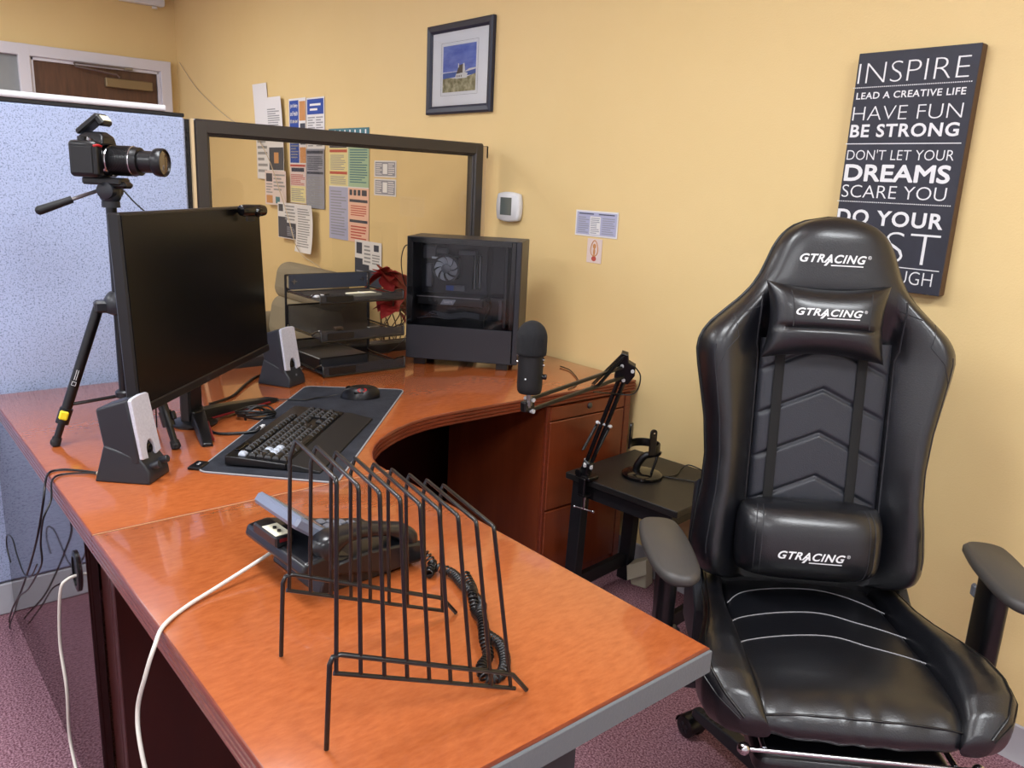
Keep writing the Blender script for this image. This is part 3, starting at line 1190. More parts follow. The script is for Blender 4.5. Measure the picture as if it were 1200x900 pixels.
for i, f in enumerate(feet):
    d = V((f.x, f.y, 0)).normalized()
    top = d * 0.045 + V((0, 0, 0.345))
    bot = V((f.x, f.y, 0.0))
    ax = (bot - top).normalized()
    ln = (bot - top).length
    m = MB()
    m.cyl(top, top + ax * ln * 0.80, 0.0125, 0.012, 14)
    lg = m.build('leg', 'black_plastic', tp)
    m = MB()
    m.cyl(top + ax * ln * .80, top + ax * (ln - .018), 0.0085, 0.0085, 12)
    m.build('lower_section', 'black_plastic', lg)
    m = MB()
    q = top + ax * ln * .80
    m.cyl(q - ax * 0.028, q + ax * 0.012, 0.0155, 0.0155, 14)
    s = ax.orthogonal().normalized()
    m.build('leg_lock', 'black_plastic', lg)
    if i < 2:
        m = MB()
        sd = V((0.93, -0.37, 0)) if i == 0 else V((0.5, 0.86, 0))
        sd = (sd - ax * sd.dot(ax)).normalized()
        m.box((0, 0, 0), (0.013, 0.02, 0.022), 0.003, MX.Translation(q - ax * 0.012 + sd * 0.0145) @ ax.to_track_quat('Z', 'Y').to_matrix().to_4x4())
        m.build('yellow_latch' if i == 0 else 'latch', 'yellow_tag' if i == 0 else 'black_plastic', lg)
    m = MB()
    m.cyl(bot - ax * 0.024, bot - ax * .004, 0.011, 0.012, 12)
    m.sphere(bot - ax * 0.005 + V((0, 0, 0.006)), 0.0115, 12, 8)
    m.build('rubber_foot', 'black_matte', lg)
    m = MB()
    m.cyl(V((0, 0, 0.115)) + d * 0.012, top + ax * ln * .70, 0.0045, seg=8)
    m.build('brace', 'black_plastic', tp)
    if i == 0:
        m = MB()
        w = (V((0.93, -0.37, 0.0)))
        w = (w - ax * w.dot(ax)).normalized()
        u = -ax
        sideways = u.cross(w)
        c0 = top + ax * ln * .52 + w * 0.0131
        for q_ in (-.0022, .0022):
            m.tube([c0 + u * .002 + sideways * q_, c0 + u * .028 + sideways * q_], 0.0007, 4)
        m.tube([c0 + u * -.012 - sideways * .0045, c0 + u * -.003 - sideways * .0045, c0 + u * -.003 + sideways * .0045, c0 + u * -.012 + sideways * .0045], 0.0008, 4, closed=True)
        m.build('leg_print', 'print_white', lg)
m = MB()
m.lathe([(0.018, 0.11), (0.022, 0.114), (0.022, 0.126), (0.018, 0.13)], (0, 0, 0), (0, 0, 1), 16)
m.build('brace_collar', 'charcoal_plastic', tp)
HA = R(48)
hd = V((math.cos(HA), math.sin(HA), 0))
hb = V((math.sin(HA), -math.cos(HA), 0))
m = MB()
m.cyl((0, 0, 0.59), (0, 0, 0.604), 0.021, seg=20)
m.lathe([(0.018, 0.602), (0.024, 0.612), (0.024, 0.630), (0.02, 0.64)], (0, 0, 0), (0, 0, 1), 20)
m.lathe([(0.012, -0.03), (0.020, -0.028), (0.023, -0.012), (0.023, 0.012), (0.020, 0.026), (0.010, 0.030)], (0, 0, 0.63), hb, 18)
m.build('pan_head', 'charcoal_plastic', tp)
HM = MX.Translation((0, 0, 0.652)) @ MX.Rotation(HA, 4, 'Z')
m = MB()
m.box((-0.008, 0, 0.0), (0.095, 0.05, 0.018), 0.004, HM)
m.box((0.03, 0, -0.008), (0.04, 0.042, 0.016), 0.006, HM)
m.build('head_plate', 'black_plastic', tp)
h0 = V((0, 0, 0.632)) - hd * 0.02
h1 = h0 - hd * 0.075 + V((0, 0, -0.022)) + hb * 0.03
h2 = V((0.625, -1.893, 1.329)) - To
hdv = (h2 - h0).normalized()
m = MB()
m.cyl(h0, h0 + hdv * 0.11, 0.0045, seg=10)
hb_ = m.build('pan_handle', 'steel', tp)
m = MB()
m.cyl(h0 + hdv * 0.07, h2, 0.0085, 0.011, 12)
m.sphere(h2, 0.011, 10, 6)
m.build('handle_grip', 'black_matte', hb_)

Cc = V((0.652, -1.768, 1.4595))
pcam = thing('photo_camera', 'black digital camera with extended zoom lens and raised flash on the tripod', 'camera', Cc, HA)
# local: +x = lens direction, -y = grip side (towards the viewer), z up
m = MB()
bp = [(-0.030, -0.064), (0.020, -0.064), (0.034, -0.056), (0.034, -0.034), (0.020, -0.026), (0.024, 0.05), (0.016, 0.062), (-0.026, 0.062), (-0.034, 0.05), (-0.034, -0.054)]
m.prism(bp, -0.049, 0.034, None, 0.006)
body = m.build('camera_body', 'black_plastic', pcam, bevel=0.003)
m = MB()
m.box((0.0, -0.0655, -0.01), (0.05, 0.003, 0.06), 0.001)
m.build('grip_pad', 'black_matte', body)
m = MB()
vs = []
for z, x0, x1, w in ((0.026, -0.034, 0.036, 0.034), (0.046, -0.026, 0.034, 0.026), (0.056, -0.012, 0.022, 0.018)):
    for x, y in ((x0, -w), (x1, -w), (x1, w), (x0, w)):
        vs.append((x, y, z))
fs = [(3, 2, 1, 0), (8, 9, 10, 11)] + [(k * 4 + i, k * 4 + (i + 1) % 4, k * 4 + 4 + (i + 1) % 4, k * 4 + 4 + i) for k in range(2) for i in range(4)]
m.add(vs, fs)
m.build('prism_hump', 'black_plastic', pcam, bevel=0.004)
m = MB()
FM = MX.Translation((-0.028, 0.0, 0.046)) @ MX.Rotation(-R(38), 4, 'Y')
m.box((0.034, 0, 0.008), (0.07, 0.046, 0.014), 0.004, FM)
m.box((0.062, 0, -0.004), (0.016, 0.044, 0.024), 0.004, FM)
fl_ = m.build('popup_flash', 'black_plastic', pcam)
MB().box((0.0705, 0, -0.002), (0.002, 0.036, 0.015), 0.0005, FM).build('flash_window', 'cream_card', fl_)
m = MB()
m.cyl((-0.006, -0.045, 0.034), (-0.006, -0.045, 0.043), 0.011, seg=18)
m.build('mode_dial', 'black_plastic', pcam)
m = MB()
m.cyl((0.014, -0.052, 0.034), (0.017, -0.052, 0.040), 0.007, seg=14)
m.build('shutter_button', 'steel', pcam)
m = MB()
m.tube([(0.026, -0.06, 0.022), (0.0345, -0.054, 0.024), (0.036, -0.042, 0.022)], 0.0028, 6, smooth=3)
m.build('red_swoosh', 'red', pcam)
m = MB()
m.lathe([(0.036, 0.02), (0.037, 0.03), (0.035, 0.034)], (0, 0.008, -0.008), (1, 0, 0), 32)
m.build('lens_mount', 'chrome', pcam)
m = MB()
pf = [(0.033, 0.030)]
x = 0.038
pf += [(0.034, 0.036)]
for k in range(14):
    pf += [(0.0355, 0.040 + k * 0.003), (0.0355, 0.0415 + k * 0.003), (0.0343, 0.042 + k * 0.003), (0.0343, 0.0428 + k * 0.003)]
pf += [(0.0355, 0.086), (0.034, 0.092), (0.033, 0.104), (0.028, 0.105)]
m.lathe(pf, (0, 0.008, -0.008), (1, 0, 0), 36)
lens = m.build('zoom_lens', 'black_plastic', pcam, smooth=30)
MB().lathe([(0.0352, 0.0868), (0.0358, 0.0872), (0.0358, 0.0892), (0.0345, 0.0896)], (0, 0.008, -0.008), (1, 0, 0), 36).build('silver_ring', 'chrome', lens)
m = MB()
m.lathe([(0.026, 0.10), (0.026, 0.136), (0.0315, 0.140), (0.0335, 0.146), (0.0335, 0.160), (0.0315, 0.163), (0.030, 0.163), (0.029, 0.158)], (0, 0.008, -0.008), (1, 0, 0), 36)
m.build('inner_barrel', 'black_plastic', lens)
MB().lathe([(0.0292, 0.1582), (0.022, 0.1592), (0.010, 0.1600), (0.0005, 0.1602)], (0, 0.008, -0.008), (1, 0, 0), 32).build('front_glass', 'lens_glass', lens)
cable('camera_cable', [(0.685, -1.742, 1.408), (0.715, -1.71, 1.36), (0.735, -1.665, 1.30), (0.70, -1.66, 1.20), (0.655, -1.67, 1.0), (0.64, -1.665, 0.82), (0.62, -1.66, cz)], 0.002, 'cable_black',
      'thin black cord hanging from the camera mount behind the monitor')

# ------------------------------------------------------------------ letter tray
lt = thing('letter_tray', 'three-tier black wire mesh letter tray on desk beside the computer tower', 'tray', (0.18, -0.845, DZ))
# local: front faces +x
TW, TD = 0.335, 0.27
def tier(z, lip_h, back_h, fx, nm):
    bx = -0.13
    m = MB()
    w = TW / 2
    # tray floor, lip, back as thin mesh sheets with the shaped front
    m.box(((bx + fx) / 2, 0, z), (fx - bx, TW, 0.0015))
    m.box((bx, 0, z + back_h / 2), (0.0015, TW, back_h))
    # front lip standing up
    m.box((fx, 0, z + lip_h / 2 - .008), (0.0015, TW, lip_h))
    p = m.build('mesh_tray', 'wire_mesh', lt, smooth=0)
    m = MB()
    r = 0.0032
    for s in (-1, 1):
        m.tube([(bx, s * w, z + back_h), (bx, s * w, z + 0.014), (bx + .02, s * w, z + 0.008), (fx - .07, s * w, z + 0.006), (fx - .045, s * w, z + 0.020), (fx - .008, s * w, z + lip_h - .004), (fx, s * w, z + lip_h - .01), (fx, s * w, z - .008)], r, 6)
    m.tube([(bx, -w, z + back_h), (bx, w, z + back_h)], r, 6)
    m.tube([(fx, -w, z - .008), (fx, w, z - .008)], r, 6)
    m.build('wire_rim', 'wire_black', p, smooth=60)
    m = MB()
    m.box((fx + .0015, -w + 0.075, z + lip_h / 2 - .008), (0.002, 0.105, lip_h - .012), 0.0005)
    m.build('label_holder', 'black_plastic', p)
    return p
tier(0.0125, 0.036, 0.075, 0.145, 'tray')
tier(0.135, 0.034, 0.085, 0.135, 'tray')
tp3 = tier(0.268, 0.03, 0.0, 0.13, 'tray')
m = MB()
m.box((-0.128, 0, 0.304), (0.004, TW - 0.01, 0.055), 0.001)
bk_ = m.build('back_plate', 'mesh_blue', lt)
for s in (-1, 1):
    m = MB()
    star = []
    for k in range(8):
        rr = 0.013 if k % 2 == 0 else 0.0045
        star.append((rr * math.cos(PI / 4 * k), rr * math.sin(PI / 4 * k)))
    m.prism(star, 0, 0.001, MX(((0, 0, 1, -0.1255), (1, 0, 0, s * 0.142), (0, 1, 0, 0.306), (0, 0, 0, 1))))
    m.build('star_cutout', 'steel', bk_)
for s in (-1, 1):
    m = MB()
    y = s * (TW / 2 + 0.006)
    m.tube([(-0.132, y, 0.0), (-0.132, y, 0.332)], 0.0045, 8)
    m.tube([(-0.132, y, 0.004), (0.0, y, 0.004)], 0.0035, 6)
    m.build('upright', 'wire_black', lt)
m = MB()
m.tube([(-0.132, -TW / 2 - .006, 0.330), (-0.132, TW / 2 + .006, 0.330)], 0.0035, 6)
m.build('top_wire', 'wire_black', lt)

np_ = thing('note_pad', 'small cream pad of notes on the top tier of the letter tray', 'notepad', (0.225, -0.795, DZ + 0.2692), R(4))
m = MB()
m.box((0, 0, 0.004), (0.075, 0.11, 0.007), 0.001)
m.build('sheets', 'cream_card', np_)
MB().box((-0.0, 0.0, 0.0081), (0.074, 0.006, 0.001)).build('glue_strip', 'white', np_)
er = thing('binder_clip', 'white and black clip on the left of top tray tier', 'clip', (0.215, -0.965, DZ + 0.2692), R(20))
MB().box((0, -0.012, 0.005), (0.028, 0.04, 0.008), 0.002).build('white_end', 'white_plastic', er)
MB().box((0, 0.022, 0.006), (0.024, 0.03, 0.010), 0.003).build('black_end', 'black_plastic', er)
bb = thing('black_folder', 'thick black folder lying in the bottom tier behind the speaker', 'folder', (0.165, -0.90, DZ + 0.0145), R(2))
MB().box((0, 0, 0.022), (0.20, 0.20, 0.044), 0.003).build('cover', 'black_plastic', bb)
MB().box((0.099, 0, 0.022), (0.004, 0.188, 0.034)).build('pages', 'charcoal_plastic', bb)
sc_ = thing('clip_set', 'tiny brown and silver clips on the middle tray tier', 'clip', (0.17, -0.83, DZ + 0.1362))
MB().box((0, -0.04, 0.006), (0.02, 0.032, 0.01), 0.002).build('brown_clip', 'twig', sc_)
MB().box((0.02, 0.10, 0.003), (0.02, 0.05, 0.004), 0.001).build('silver_clip', 'steel', sc_)

# ------------------------------------------------------------------ computer tower
pcx = thing('computer_tower', 'black computer tower with glass side showing fan and graphics card', 'computer', (0.264, -0.634, DZ), math.atan2(0.291, 0.325))
CL, CW, CH, FH = 0.432, 0.21, 0.487, 0.026
SHR = 0.155     # shroud height on the glass side
m = MB()
T = 0.004
m.box((CL / 2 - .01, CW / 2, CH - T / 2), (CL - .02, CW, T), 0.001)
m.box((CL / 2 - .01, CW / 2, FH + T / 2), (CL - .02, CW, T), 0.001)
m.box((T / 2, CW / 2, (CH + FH) / 2), (T, CW, CH - FH), 0.001)
m.box((CL / 2 - .01, CW - T / 2, (CH + FH) / 2), (CL - .02, T, CH - FH), 0.001)
m.build('chassis', 'case_grey', pcx)
m = MB()
m.box((CL / 2 - .012, T / 2, (SHR + FH) / 2), (CL - .026, T, SHR - FH), 0.001)
m.box((CL / 2 - .012, CW / 2, SHR - .002), (CL - .04, CW - .02, 0.003))
m.build('lower_shroud', 'case_grey', pcx)
m = MB()
m.box((CL - 0.011, CW / 2, (CH + FH) / 2), (0.022, CW, CH - FH), 0.003)
m.build('front_panel', 'case_grey', pcx)
m = MB()
for a, b in (((0.012, SHR + .004), (0.012, CH - .004)), ((CL - .03, SHR + .004), (CL - .03, CH - .004))):
    m.box((a[0], 0.0015, (a[1] + b[1]) / 2), (0.02 if a[0] < .1 else .016, 0.003, b[1] - a[1]))
m.box((CL / 2 - .01, 0.0015, CH - 0.012), (CL - .05, 0.003, 0.018))
m.build('glass_border', 'black_gloss', pcx)
MB().quad((0.022, 0.0006, SHR + .002), (CL - .038, 0.0006, SHR + .002), (CL - .038, 0.0006, CH - .021), (0.022, 0.0006, CH - .021)).build('side_glass', 'case_glass', pcx)
for x in (0.05, CL - 0.06):
    for y in (0.03, CW - .03):
        MB().box((x, y, FH / 2), (0.045, 0.03, FH), 0.002).build('foot', 'black_plastic', pcx)
# inside
m = MB()
m.box((0.15, CW - 0.03, 0.32), (0.25, 0.004, 0.30))
mbd = m.build('motherboard', 'pcb', pcx)
m = MB()
for x, z, w, h, d in ((0.05, 0.42, 0.05, 0.05, 0.03), (0.05, 0.33, 0.025, 0.09, 0.035), (0.20, 0.425, 0.07, 0.02, 0.03), (0.09, 0.425, 0.06, 0.02, 0.02)):
    m.box((x, CW - .034 - d / 2, z), (w, d, h), 0.003)
m.build('heat_sink', 'part_grey', mbd)
for k in range(4):
    MB().box((0.222 + k * 0.010, CW - .05, 0.35), (0.004, 0.034, 0.13), 0.0005).build('memory_stick', 'part_grey' if k % 2 else 'charcoal_plastic', mbd)
m = MB()
FC = V((0.13, CW - 0.115, 0.365))
m.lathe([(0.047, -0.012), (0.053, -0.012), (0.053, 0.014), (0.047, 0.014)], FC, (0, -1, 0), 36, ring=True)
m.lathe([(0.046, 0.012), (0.048, 0.0135), (0.046, 0.0135)], FC, (0, -1, 0), 36, ring=True)
fan = m.build('cooler_frame', 'charcoal_plastic', pcx)
m = MB()
for k in range(8):
    a0 = 2 * PI * k / 8
    def bl(u, v):
        r = 0.016 + 0.030 * u
        a = a0 + 0.55 * u + (v - .5) * 0.62
        return FC + V((r * math.cos(a), -0.006 - (v - .5) * 0.012, r * math.sin(a)))
    m.grid(bl, 5, 3)
m.build('fan_blades', 'fan_grey', fan)
MB().lathe([(0.018, -0.006), (0.018, 0.010), (0.015, 0.012), (0.0, 0.0125)], FC, (0, -1, 0), 24).build('fan_hub', 'grey_plastic', fan)
MB().box(FC + V((0, 0.045, 0)), (0.085, 0.06, 0.085), 0.004).build('cooler_block', 'charcoal_plastic', fan)
m = MB()
m.box(FC + V((-0.042, -0.012, 0.04)), (0.026, 0.003, 0.008), 0.001, None)
m.build('fan_clip', 'white_plastic', fan)
lb = MB().box((0.155, CW - 0.06, 0.285), (0.075, 0.01, 0.022), 0.001).build('board_cover', 'grey_plastic', mbd)
m = MB()
m.box((0.135, CW - 0.0655, 0.285), (0.03, 0.002, 0.02))
m.build('blue_label', 'blue_label', mbd)
m = MB()
m.box((0.155, CW - 0.095, 0.243), (0.262, 0.115, 0.036), 0.004)
gpu = m.build('graphics_card', 'black_plastic', pcx)
m = MB()
m.box((0.155, CW - 0.153, 0.260), (0.262, 0.004, 0.005), 0.001)
m.build('card_edge', 'steel', gpu)
m = MB()
pz = lambda x, y, d: V((x, CW - 0.1565, y))
m.add([(0.118, CW - 0.156, 0.232), (0.168, CW - 0.156, 0.232), (0.180, CW - 0.156, 0.252), (0.130, CW - 0.156, 0.252)], [(0, 1, 2, 3)])
pl_ = m.build('logo_plate', 'gpu_plate', gpu)
m = MB()
m.text('GIGABYTE', 0.034, 0.008, pz, bold=0.015, x0=0.132, y0=0.238)
m.build('logo_print', 'print_white', gpu)
m = MB()
m.text('RYZEN', 0.03, 0.007, pz, bold=0.01, x0=0.15, y0=0.213)
m.build('card_print', 'grey_plastic', gpu)
for x in (0.09, 0.2):
    m = MB()
    m.lathe([(0.040, 0.0), (0.042, -0.004), (0.036, -0.004)], (x, CW - .09, 0.224), (0, 0, 1), 24)
    m.build('card_fan', 'dark_steel', gpu)
m = MB()
for k in range(7):
    y = CW - 0.165 + 0.006 * k
    m.tube([(0.275, y, 0.262), (0.30, y - .006, 0.262 + .004 * (k % 2)), (0.312, y, 0.235), (0.295, y, 0.19), (0.29, y, SHR)], 0.0026, 6, smooth=4)
m.build('power_cables', 'cable_black', pcx, smooth=60)
m = MB()
for k in range(5):
    z = 0.185 + 0.004 * k
    m.tube([(0.03 + .02 * k, CW - .16, z - .01), (0.09, CW - .165, z + .006 * (k % 3)), (0.15, CW - .15, z - .008), (0.21, CW - .165, z + .005), (0.27, CW - .15, z)], 0.003, 6, smooth=4)
m.build('loose_cables', 'cable_grey', pcx, smooth=60)
m = MB()
m.box((0.325, CW - .04, 0.37), (0.055, 0.012, 0.20), 0.002)
m.box((0.325, CW - .04, 0.21), (0.055, 0.012, 0.09), 0.002)
m.build('cable_bar', 'case_grey', pcx)
MB().box((0.372, CW / 2, 0.32), (0.012, CW - .05, 0.32), 0.002).build('front_fan_bracket', 'charcoal_plastic', pcx)
m = MB()
m.tube([(0.352, CW - .17, 0.262), (0.355, CW - .172, 0.235), (0.353, CW - .172, 0.19)], 0.006, 8, smooth=3)
m.build('coolant_tube', 'grey_plastic', pcx)
for k, pts in enumerate(([(-0.001, 0.06, 0.45), (-0.03, 0.07, 0.44), (-0.045, 0.08, 0.38), (-0.03, 0.08, 0.30), (-0.001, 0.08, 0.28)],)):
    MB().tube(pts, 0.0022, 6, smooth=5).build('rear_cable', 'cable_black', pcx, smooth=60)
cable('mic_lead', [(0.60, -0.13, cz), (0.66, -0.14, cz), (0.73, -0.18, cz), (0.80, -0.23, cz), (0.86, -0.30, cz), (0.885, -0.36, cz)], 0.0022, 'cable_black',
      'thin black lead lying on desk between tower and the boom arm')
cable('rear_lead', [(0.125, -0.452, cz + .12), (0.105, -0.465, cz + .12), (0.07, -0.50, cz + .06), (0.062, -0.58, cz + .001), (0.044, -0.65, cz + .001), (0.044, -0.655, cz + .001)], 0.0025, 'cable_black',
      'black lead hanging behind the tower onto the desk by the letter tray')

# ------------------------------------------------------------------ desk telephone
ph = thing('desk_telephone', 'black office desk phone with handset, seen through the wire rack', 'telephone', (1.60, -1.64, DZ), R(3))
# local: user side = +y, handset side = +x
m = MB()
# stand under the rear
m.add([(-0.075, -0.09, 0.0), (0.095, -0.09, 0.0), (0.095, 0.09, 0.0), (-0.075, 0.09, 0.0), (-0.075, -0.075, 0.045), (0.095, -0.075, 0.045), (0.095, 0.085, 0.012), (-0.075, 0.085, 0.012)],
      [(3, 2, 1, 0), (4, 5, 6, 7), (0, 1, 5, 4), (1, 2, 6, 5), (2, 3, 7, 6), (3, 0, 4, 7)])
m.build('stand', 'phone_black', ph, bevel=0.004)
m = MB()
# body wedge: rises to the rear
vs = []
for x in (-0.105, 0.105):
    for y, z in ((0.118, 0.006), (0.12, 0.022), (0.06, 0.036), (-0.085, 0.076), (-0.122, 0.072), (-0.128, 0.052), (-0.09, 0.036), (0.05, 0.010)):
        vs.append((x, y, z))
n = 8
m.add(vs, [tuple(range(n)), tuple(range(n, 2 * n))[::-1]] + [(i, (i + 1) % n, n + (i + 1) % n, n + i) for i in range(n)])
m.build('body', 'phone_black', ph, bevel=0.006, seg=3)
# cradle shell on the handset side
m = MB()
m.prism([(0.118, 0.014), (0.118, 0.046), (0.06, 0.058), (0.0, 0.064), (-0.06, 0.060), (-0.075, 0.055), (-0.06, 0.04), (0.04, 0.012)], 0.058, 0.112,
        MX(((0, 0, 1, 0), (1, 0, 0, 0), (0, 1, 0, 0), (0, 0, 0, 1))))
m.build('handset_cradle', 'phone_black', ph, bevel=0.004)
# handset: arched bar with two chunky ends, along y
m = MB()
def hs(u, v):
    a = 2 * PI * u
    t = v
    y = -0.098 + 0.215 * t
    arch = 0.020 * math.sin(PI * t)
    endw = math.exp(-((t - 0.10) / 0.13) ** 2) + math.exp(-((t - 0.92) / 0.12) ** 2)
    w = 0.020 + 0.008 * min(endw, 1)
    th = 0.011 + 0.015 * min(endw, 1)
    cap = min(1.0, math.sqrt(max(0.0, 1 - (abs(t - .5) * 2) ** 10)))
    z = 0.090 - 0.035 * t + arch - 0.010 * min(endw, 1)
    c, s = math.cos(a), math.sin(a)
    k = 0.62
    sx = math.copysign(abs(c) ** k, c)
    sz = math.copysign(abs(s) ** k, s)
    return (0.082 + w * sx * cap, y, z + th * sz * cap)
m.grid(hs, 24, 40, closed_u=True, caps=True)
m.build('handset', 'phone_black', ph, smooth=70)
# tilted display head
DM = MX.Translation((-0.005, -0.078, 0.104)) @ MX.Rotation(-R(38), 4, 'X')
m = MB()
m.box((0, 0, 0), (0.15, 0.095, 0.022), 0.005, DM)
dh = m.build('display_head', 'phone_grey', ph)
MB().box((0, 0.004, 0.0115), (0.12, 0.066, 0.002), 0.0005, DM).build('display', 'lcd', dh)
MB().box((0, 0.02, 0.0), (0.152, 0.004, 0.0225), 0.001, DM).build('display_seam', 'black_plastic', dh)
for r_ in range(4):
    for c_ in range(3):
        MB().box((-0.07 + c_ * 0.026, 0.075 - r_ * 0.022, 0.0385 + r_ * 0.0062 - .004), (0.019, 0.014, 0.006), 0.002).build('button', 'grey_plastic', ph)
m = MB()
m.box((-0.022, -0.112, 0.081), (0.085, 0.034, 0.020), 0.003)
mod = m.build('rear_module', 'phone_black', ph)
MB().box((-0.010, -0.112, 0.0915), (0.050, 0.028, 0.001)).build('module_label', 'cream_card', mod)
MB().box((0.0207, -0.115, 0.084), (0.001, 0.014, 0.006)).build('module_mark', 'dark_red', mod)
m = MB()
for k in range(2):
    m.cyl((-0.016 + k * .016, -0.112, 0.0915), (-0.016 + k * .016, -0.112, 0.095), 0.0035, seg=10)
m.build('module_socket', 'black_gloss', mod)
# coiled cord
def coil(pts, r, wr, turns, nm):
    pth = catmull([V(p) for p in pts], 14)
    L_ = [0]
    for a, b in zip(pth, pth[1:]):
        L_.append(L_[-1] + (b - a).length)
    tot = L_[-1]
    out = []
    N = turns * 9
    j = 0
    a0 = None
    for i in range(N + 1):
        s = tot * i / N
        while j < len(L_) - 2 and L_[j + 1] < s:
            j += 1
        t = (s - L_[j]) / max(L_[j + 1] - L_[j], 1e-9)
        p = pth[j].lerp(pth[j + 1], t)
        T_ = (pth[j + 1] - pth[j]).normalized()
        sd = T_.cross(V((0, 0, 1))).normalized()
        up = sd.cross(T_)
        ang = 2 * PI * turns * i / N
        out.append(p + (sd * math.cos(ang) + up * math.sin(ang)) * r)
    return MB().tube(out, wr, 5)
cz_ = 0.0106
pts1 = [(1.700, -1.520, 0.03), (1.725, -1.512, 0.012), (1.752, -1.538, cz_), (1.742, -1.520, cz_ + .004), (1.772, -1.503, cz_), (1.815, -1.512, cz_), (1.850, -1.520, cz_ + .002), (1.890, -1.528, cz_), (1.925, -1.556, cz_ + .01), (1.96, -1.575, cz_), (2.0, -1.578, cz_), (2.04, -1.600, cz_), (2.063, -1.628, cz_), (2.058, -1.648, cz_),
        (2.035, -1.640, cz_ + .002), (2.015, -1.612, cz_), (1.985, -1.596, cz_ + .008), (1.95, -1.572, cz_ + .012), (1.905, -1.55, cz_), (1.875, -1.535, cz_ + .012), (1.84, -1.508, cz_), (1.80, -1.496, cz_ + .010)]
cM = MX.Rotation(-R(3), 4, 'Z') @ MX.Translation((-1.60, 1.64, 0))
m = coil([cM @ V(p) for p in pts1], 0.0072, 0.0022, 112, 'c')
m.build('coiled_cord', 'cable_black', ph, smooth=70)
cable('phone_line', [(1.545, -1.70, DZ + .045), (1.555, -1.745, DZ + .03), (1.585, -1.85, DZ + .010), (1.612, -1.915, DZ + .004), (1.650, -1.962, DZ + .004), (1.680, -1.985, 0.742), (1.680, -2.0, 0.70), (1.660, -2.01, 0.63), (1.69, -2.015, 0.57), (1.76, -2.01, 0.45), (1.82, -2.0, 0.2), (1.84, -2.0, 0.004), (1.9, -2.05, 0.004)], 0.0034, 'cable_white',
      'white phone cable crossing the desk and hanging over its left edge', smooth=8)
cable('white_cord', [(1.06, -1.955, 0.59), (1.065, -1.985, 0.588), (1.062, -2.0, 0.56), (1.035, -2.005, 0.43), (1.06, -2.005, 0.33), (1.04, -2.005, 0.19), (1.12, -2.005, 0.11), (1.22, -2.0, 0.03), (1.27, -2.0, 0.004), (1.34, -2.02, 0.004)], 0.0034, 'cable_white',
      'white cord coming out of the round grommet in the desk side')
sp = [(0.905, -1.872, cz), (0.875, -1.895, cz), (0.840, -1.930, cz), (0.840, -1.960, cz), (0.885, -1.978, 0.750), (0.915, -1.99, 0.72), (0.874, -1.995, 0.651), (0.837, -2.0, 0.594), (0.741, -2.0, 0.508), (0.645, -2.0, 0.428), (0.473, -2.0, 0.293), (0.32, -2.0, 0.185), (0.12, -1.99, 0.05), (0.06, -1.985, 0.004)]
cable('speaker_cable', sp, 0.0026, 'cable_black', 'outer black speaker cable hanging from the desk edge to the floor')
sp2 = [(0.925, -1.872, cz), (0.90, -1.89, cz + .002), (0.87, -1.94, cz), (0.90, -1.968, 0.7535), (0.97, -1.985, 0.735), (0.985, -2.006, 0.70), (0.94, -2.008, 0.628), (0.93, -2.008, 0.578), (0.82, -2.008, 0.495), (0.68, -2.008, 0.40), (0.50, -2.004, 0.30), (0.34, -2.0, 0.18), (0.16, -1.995, 0.05), (0.10, -1.99, 0.004)]
cable('aux_cable', sp2, 0.0022, 'cable_black', 'inner black cable hanging closest to the grommet in the desk side')
lc_ = [(0.905, -2.014, 0.565), (0.80, -2.014, 0.49), (0.70, -2.014, 0.455), (0.62, -2.014, 0.47), (0.55, -2.012, 0.49), (0.46, -2.012, 0.465), (0.43, -2.012, 0.42), (0.47, -2.012, 0.39)]
cable('loop_cable', lc_, 0.0018, 'cable_black', 'thin stray cable end sticking out left of the hanging cables')
pk = thing('audio_plug', 'pale audio plug lying at the back of the near speaker', 'connector', (0.917, -1.867, DZ), R(60))
MB().box((0, 0, 0.005), (0.03, 0.009, 0.009), 0.002).build('plug_body', 'tan_edge', pk)
MB().cyl((0.014, 0, 0.005), (0.03, 0, 0.005), 0.002, seg=8).build('plug_tip', 'steel', pk)

# ------------------------------------------------------------------ wire file rack
rk = thing('file_rack', 'black wire desk file rack with nine angled dividers near desk front', 'file rack', (1.94, -1.74, DZ))
Ro = V((-1.94, 1.74, 0))
WR = 0.0031
fA, fB = V((2.048, -1.892, 0)) + Ro, V((2.103, -1.613, 0)) + Ro
rA, rB = V((1.828, -1.851, 0)) + Ro, V((1.878, -1.568, 0)) + Ro
fd = (fB - fA).normalized()
rd = (rB - rA).normalized()
for A, d, k in ((fA, fd, 'f'), (rA, rd, 'r')):
    m = MB()
    pts = [A + d * 0.0 + V((0, 0, WR)), A + d * 0.005 + V((0, 0, 0.120)), A + d * 0.009 + V((0, 0, 0.129)), A + d * 0.018 + V((0, 0, 0.130)), A + d * 0.254 + V((0, 0, 0.038)), A + d * 0.262 + V((0, 0, 0.033)), A + d * 0.285 + V((0, 0, WR))]
    m.tube(pts, WR * 1.1, 8)
    m.build('leg_frame', 'wire_black', rk, smooth=60)
    m = MB()
    m.tube([A + d * 0.010 + V((0, 0, 0.107)), A + d * 0.266 + V((0, 0, 0.011))], WR, 8)
    m.build('lower_rail', 'wire_black', rk, smooth=60)
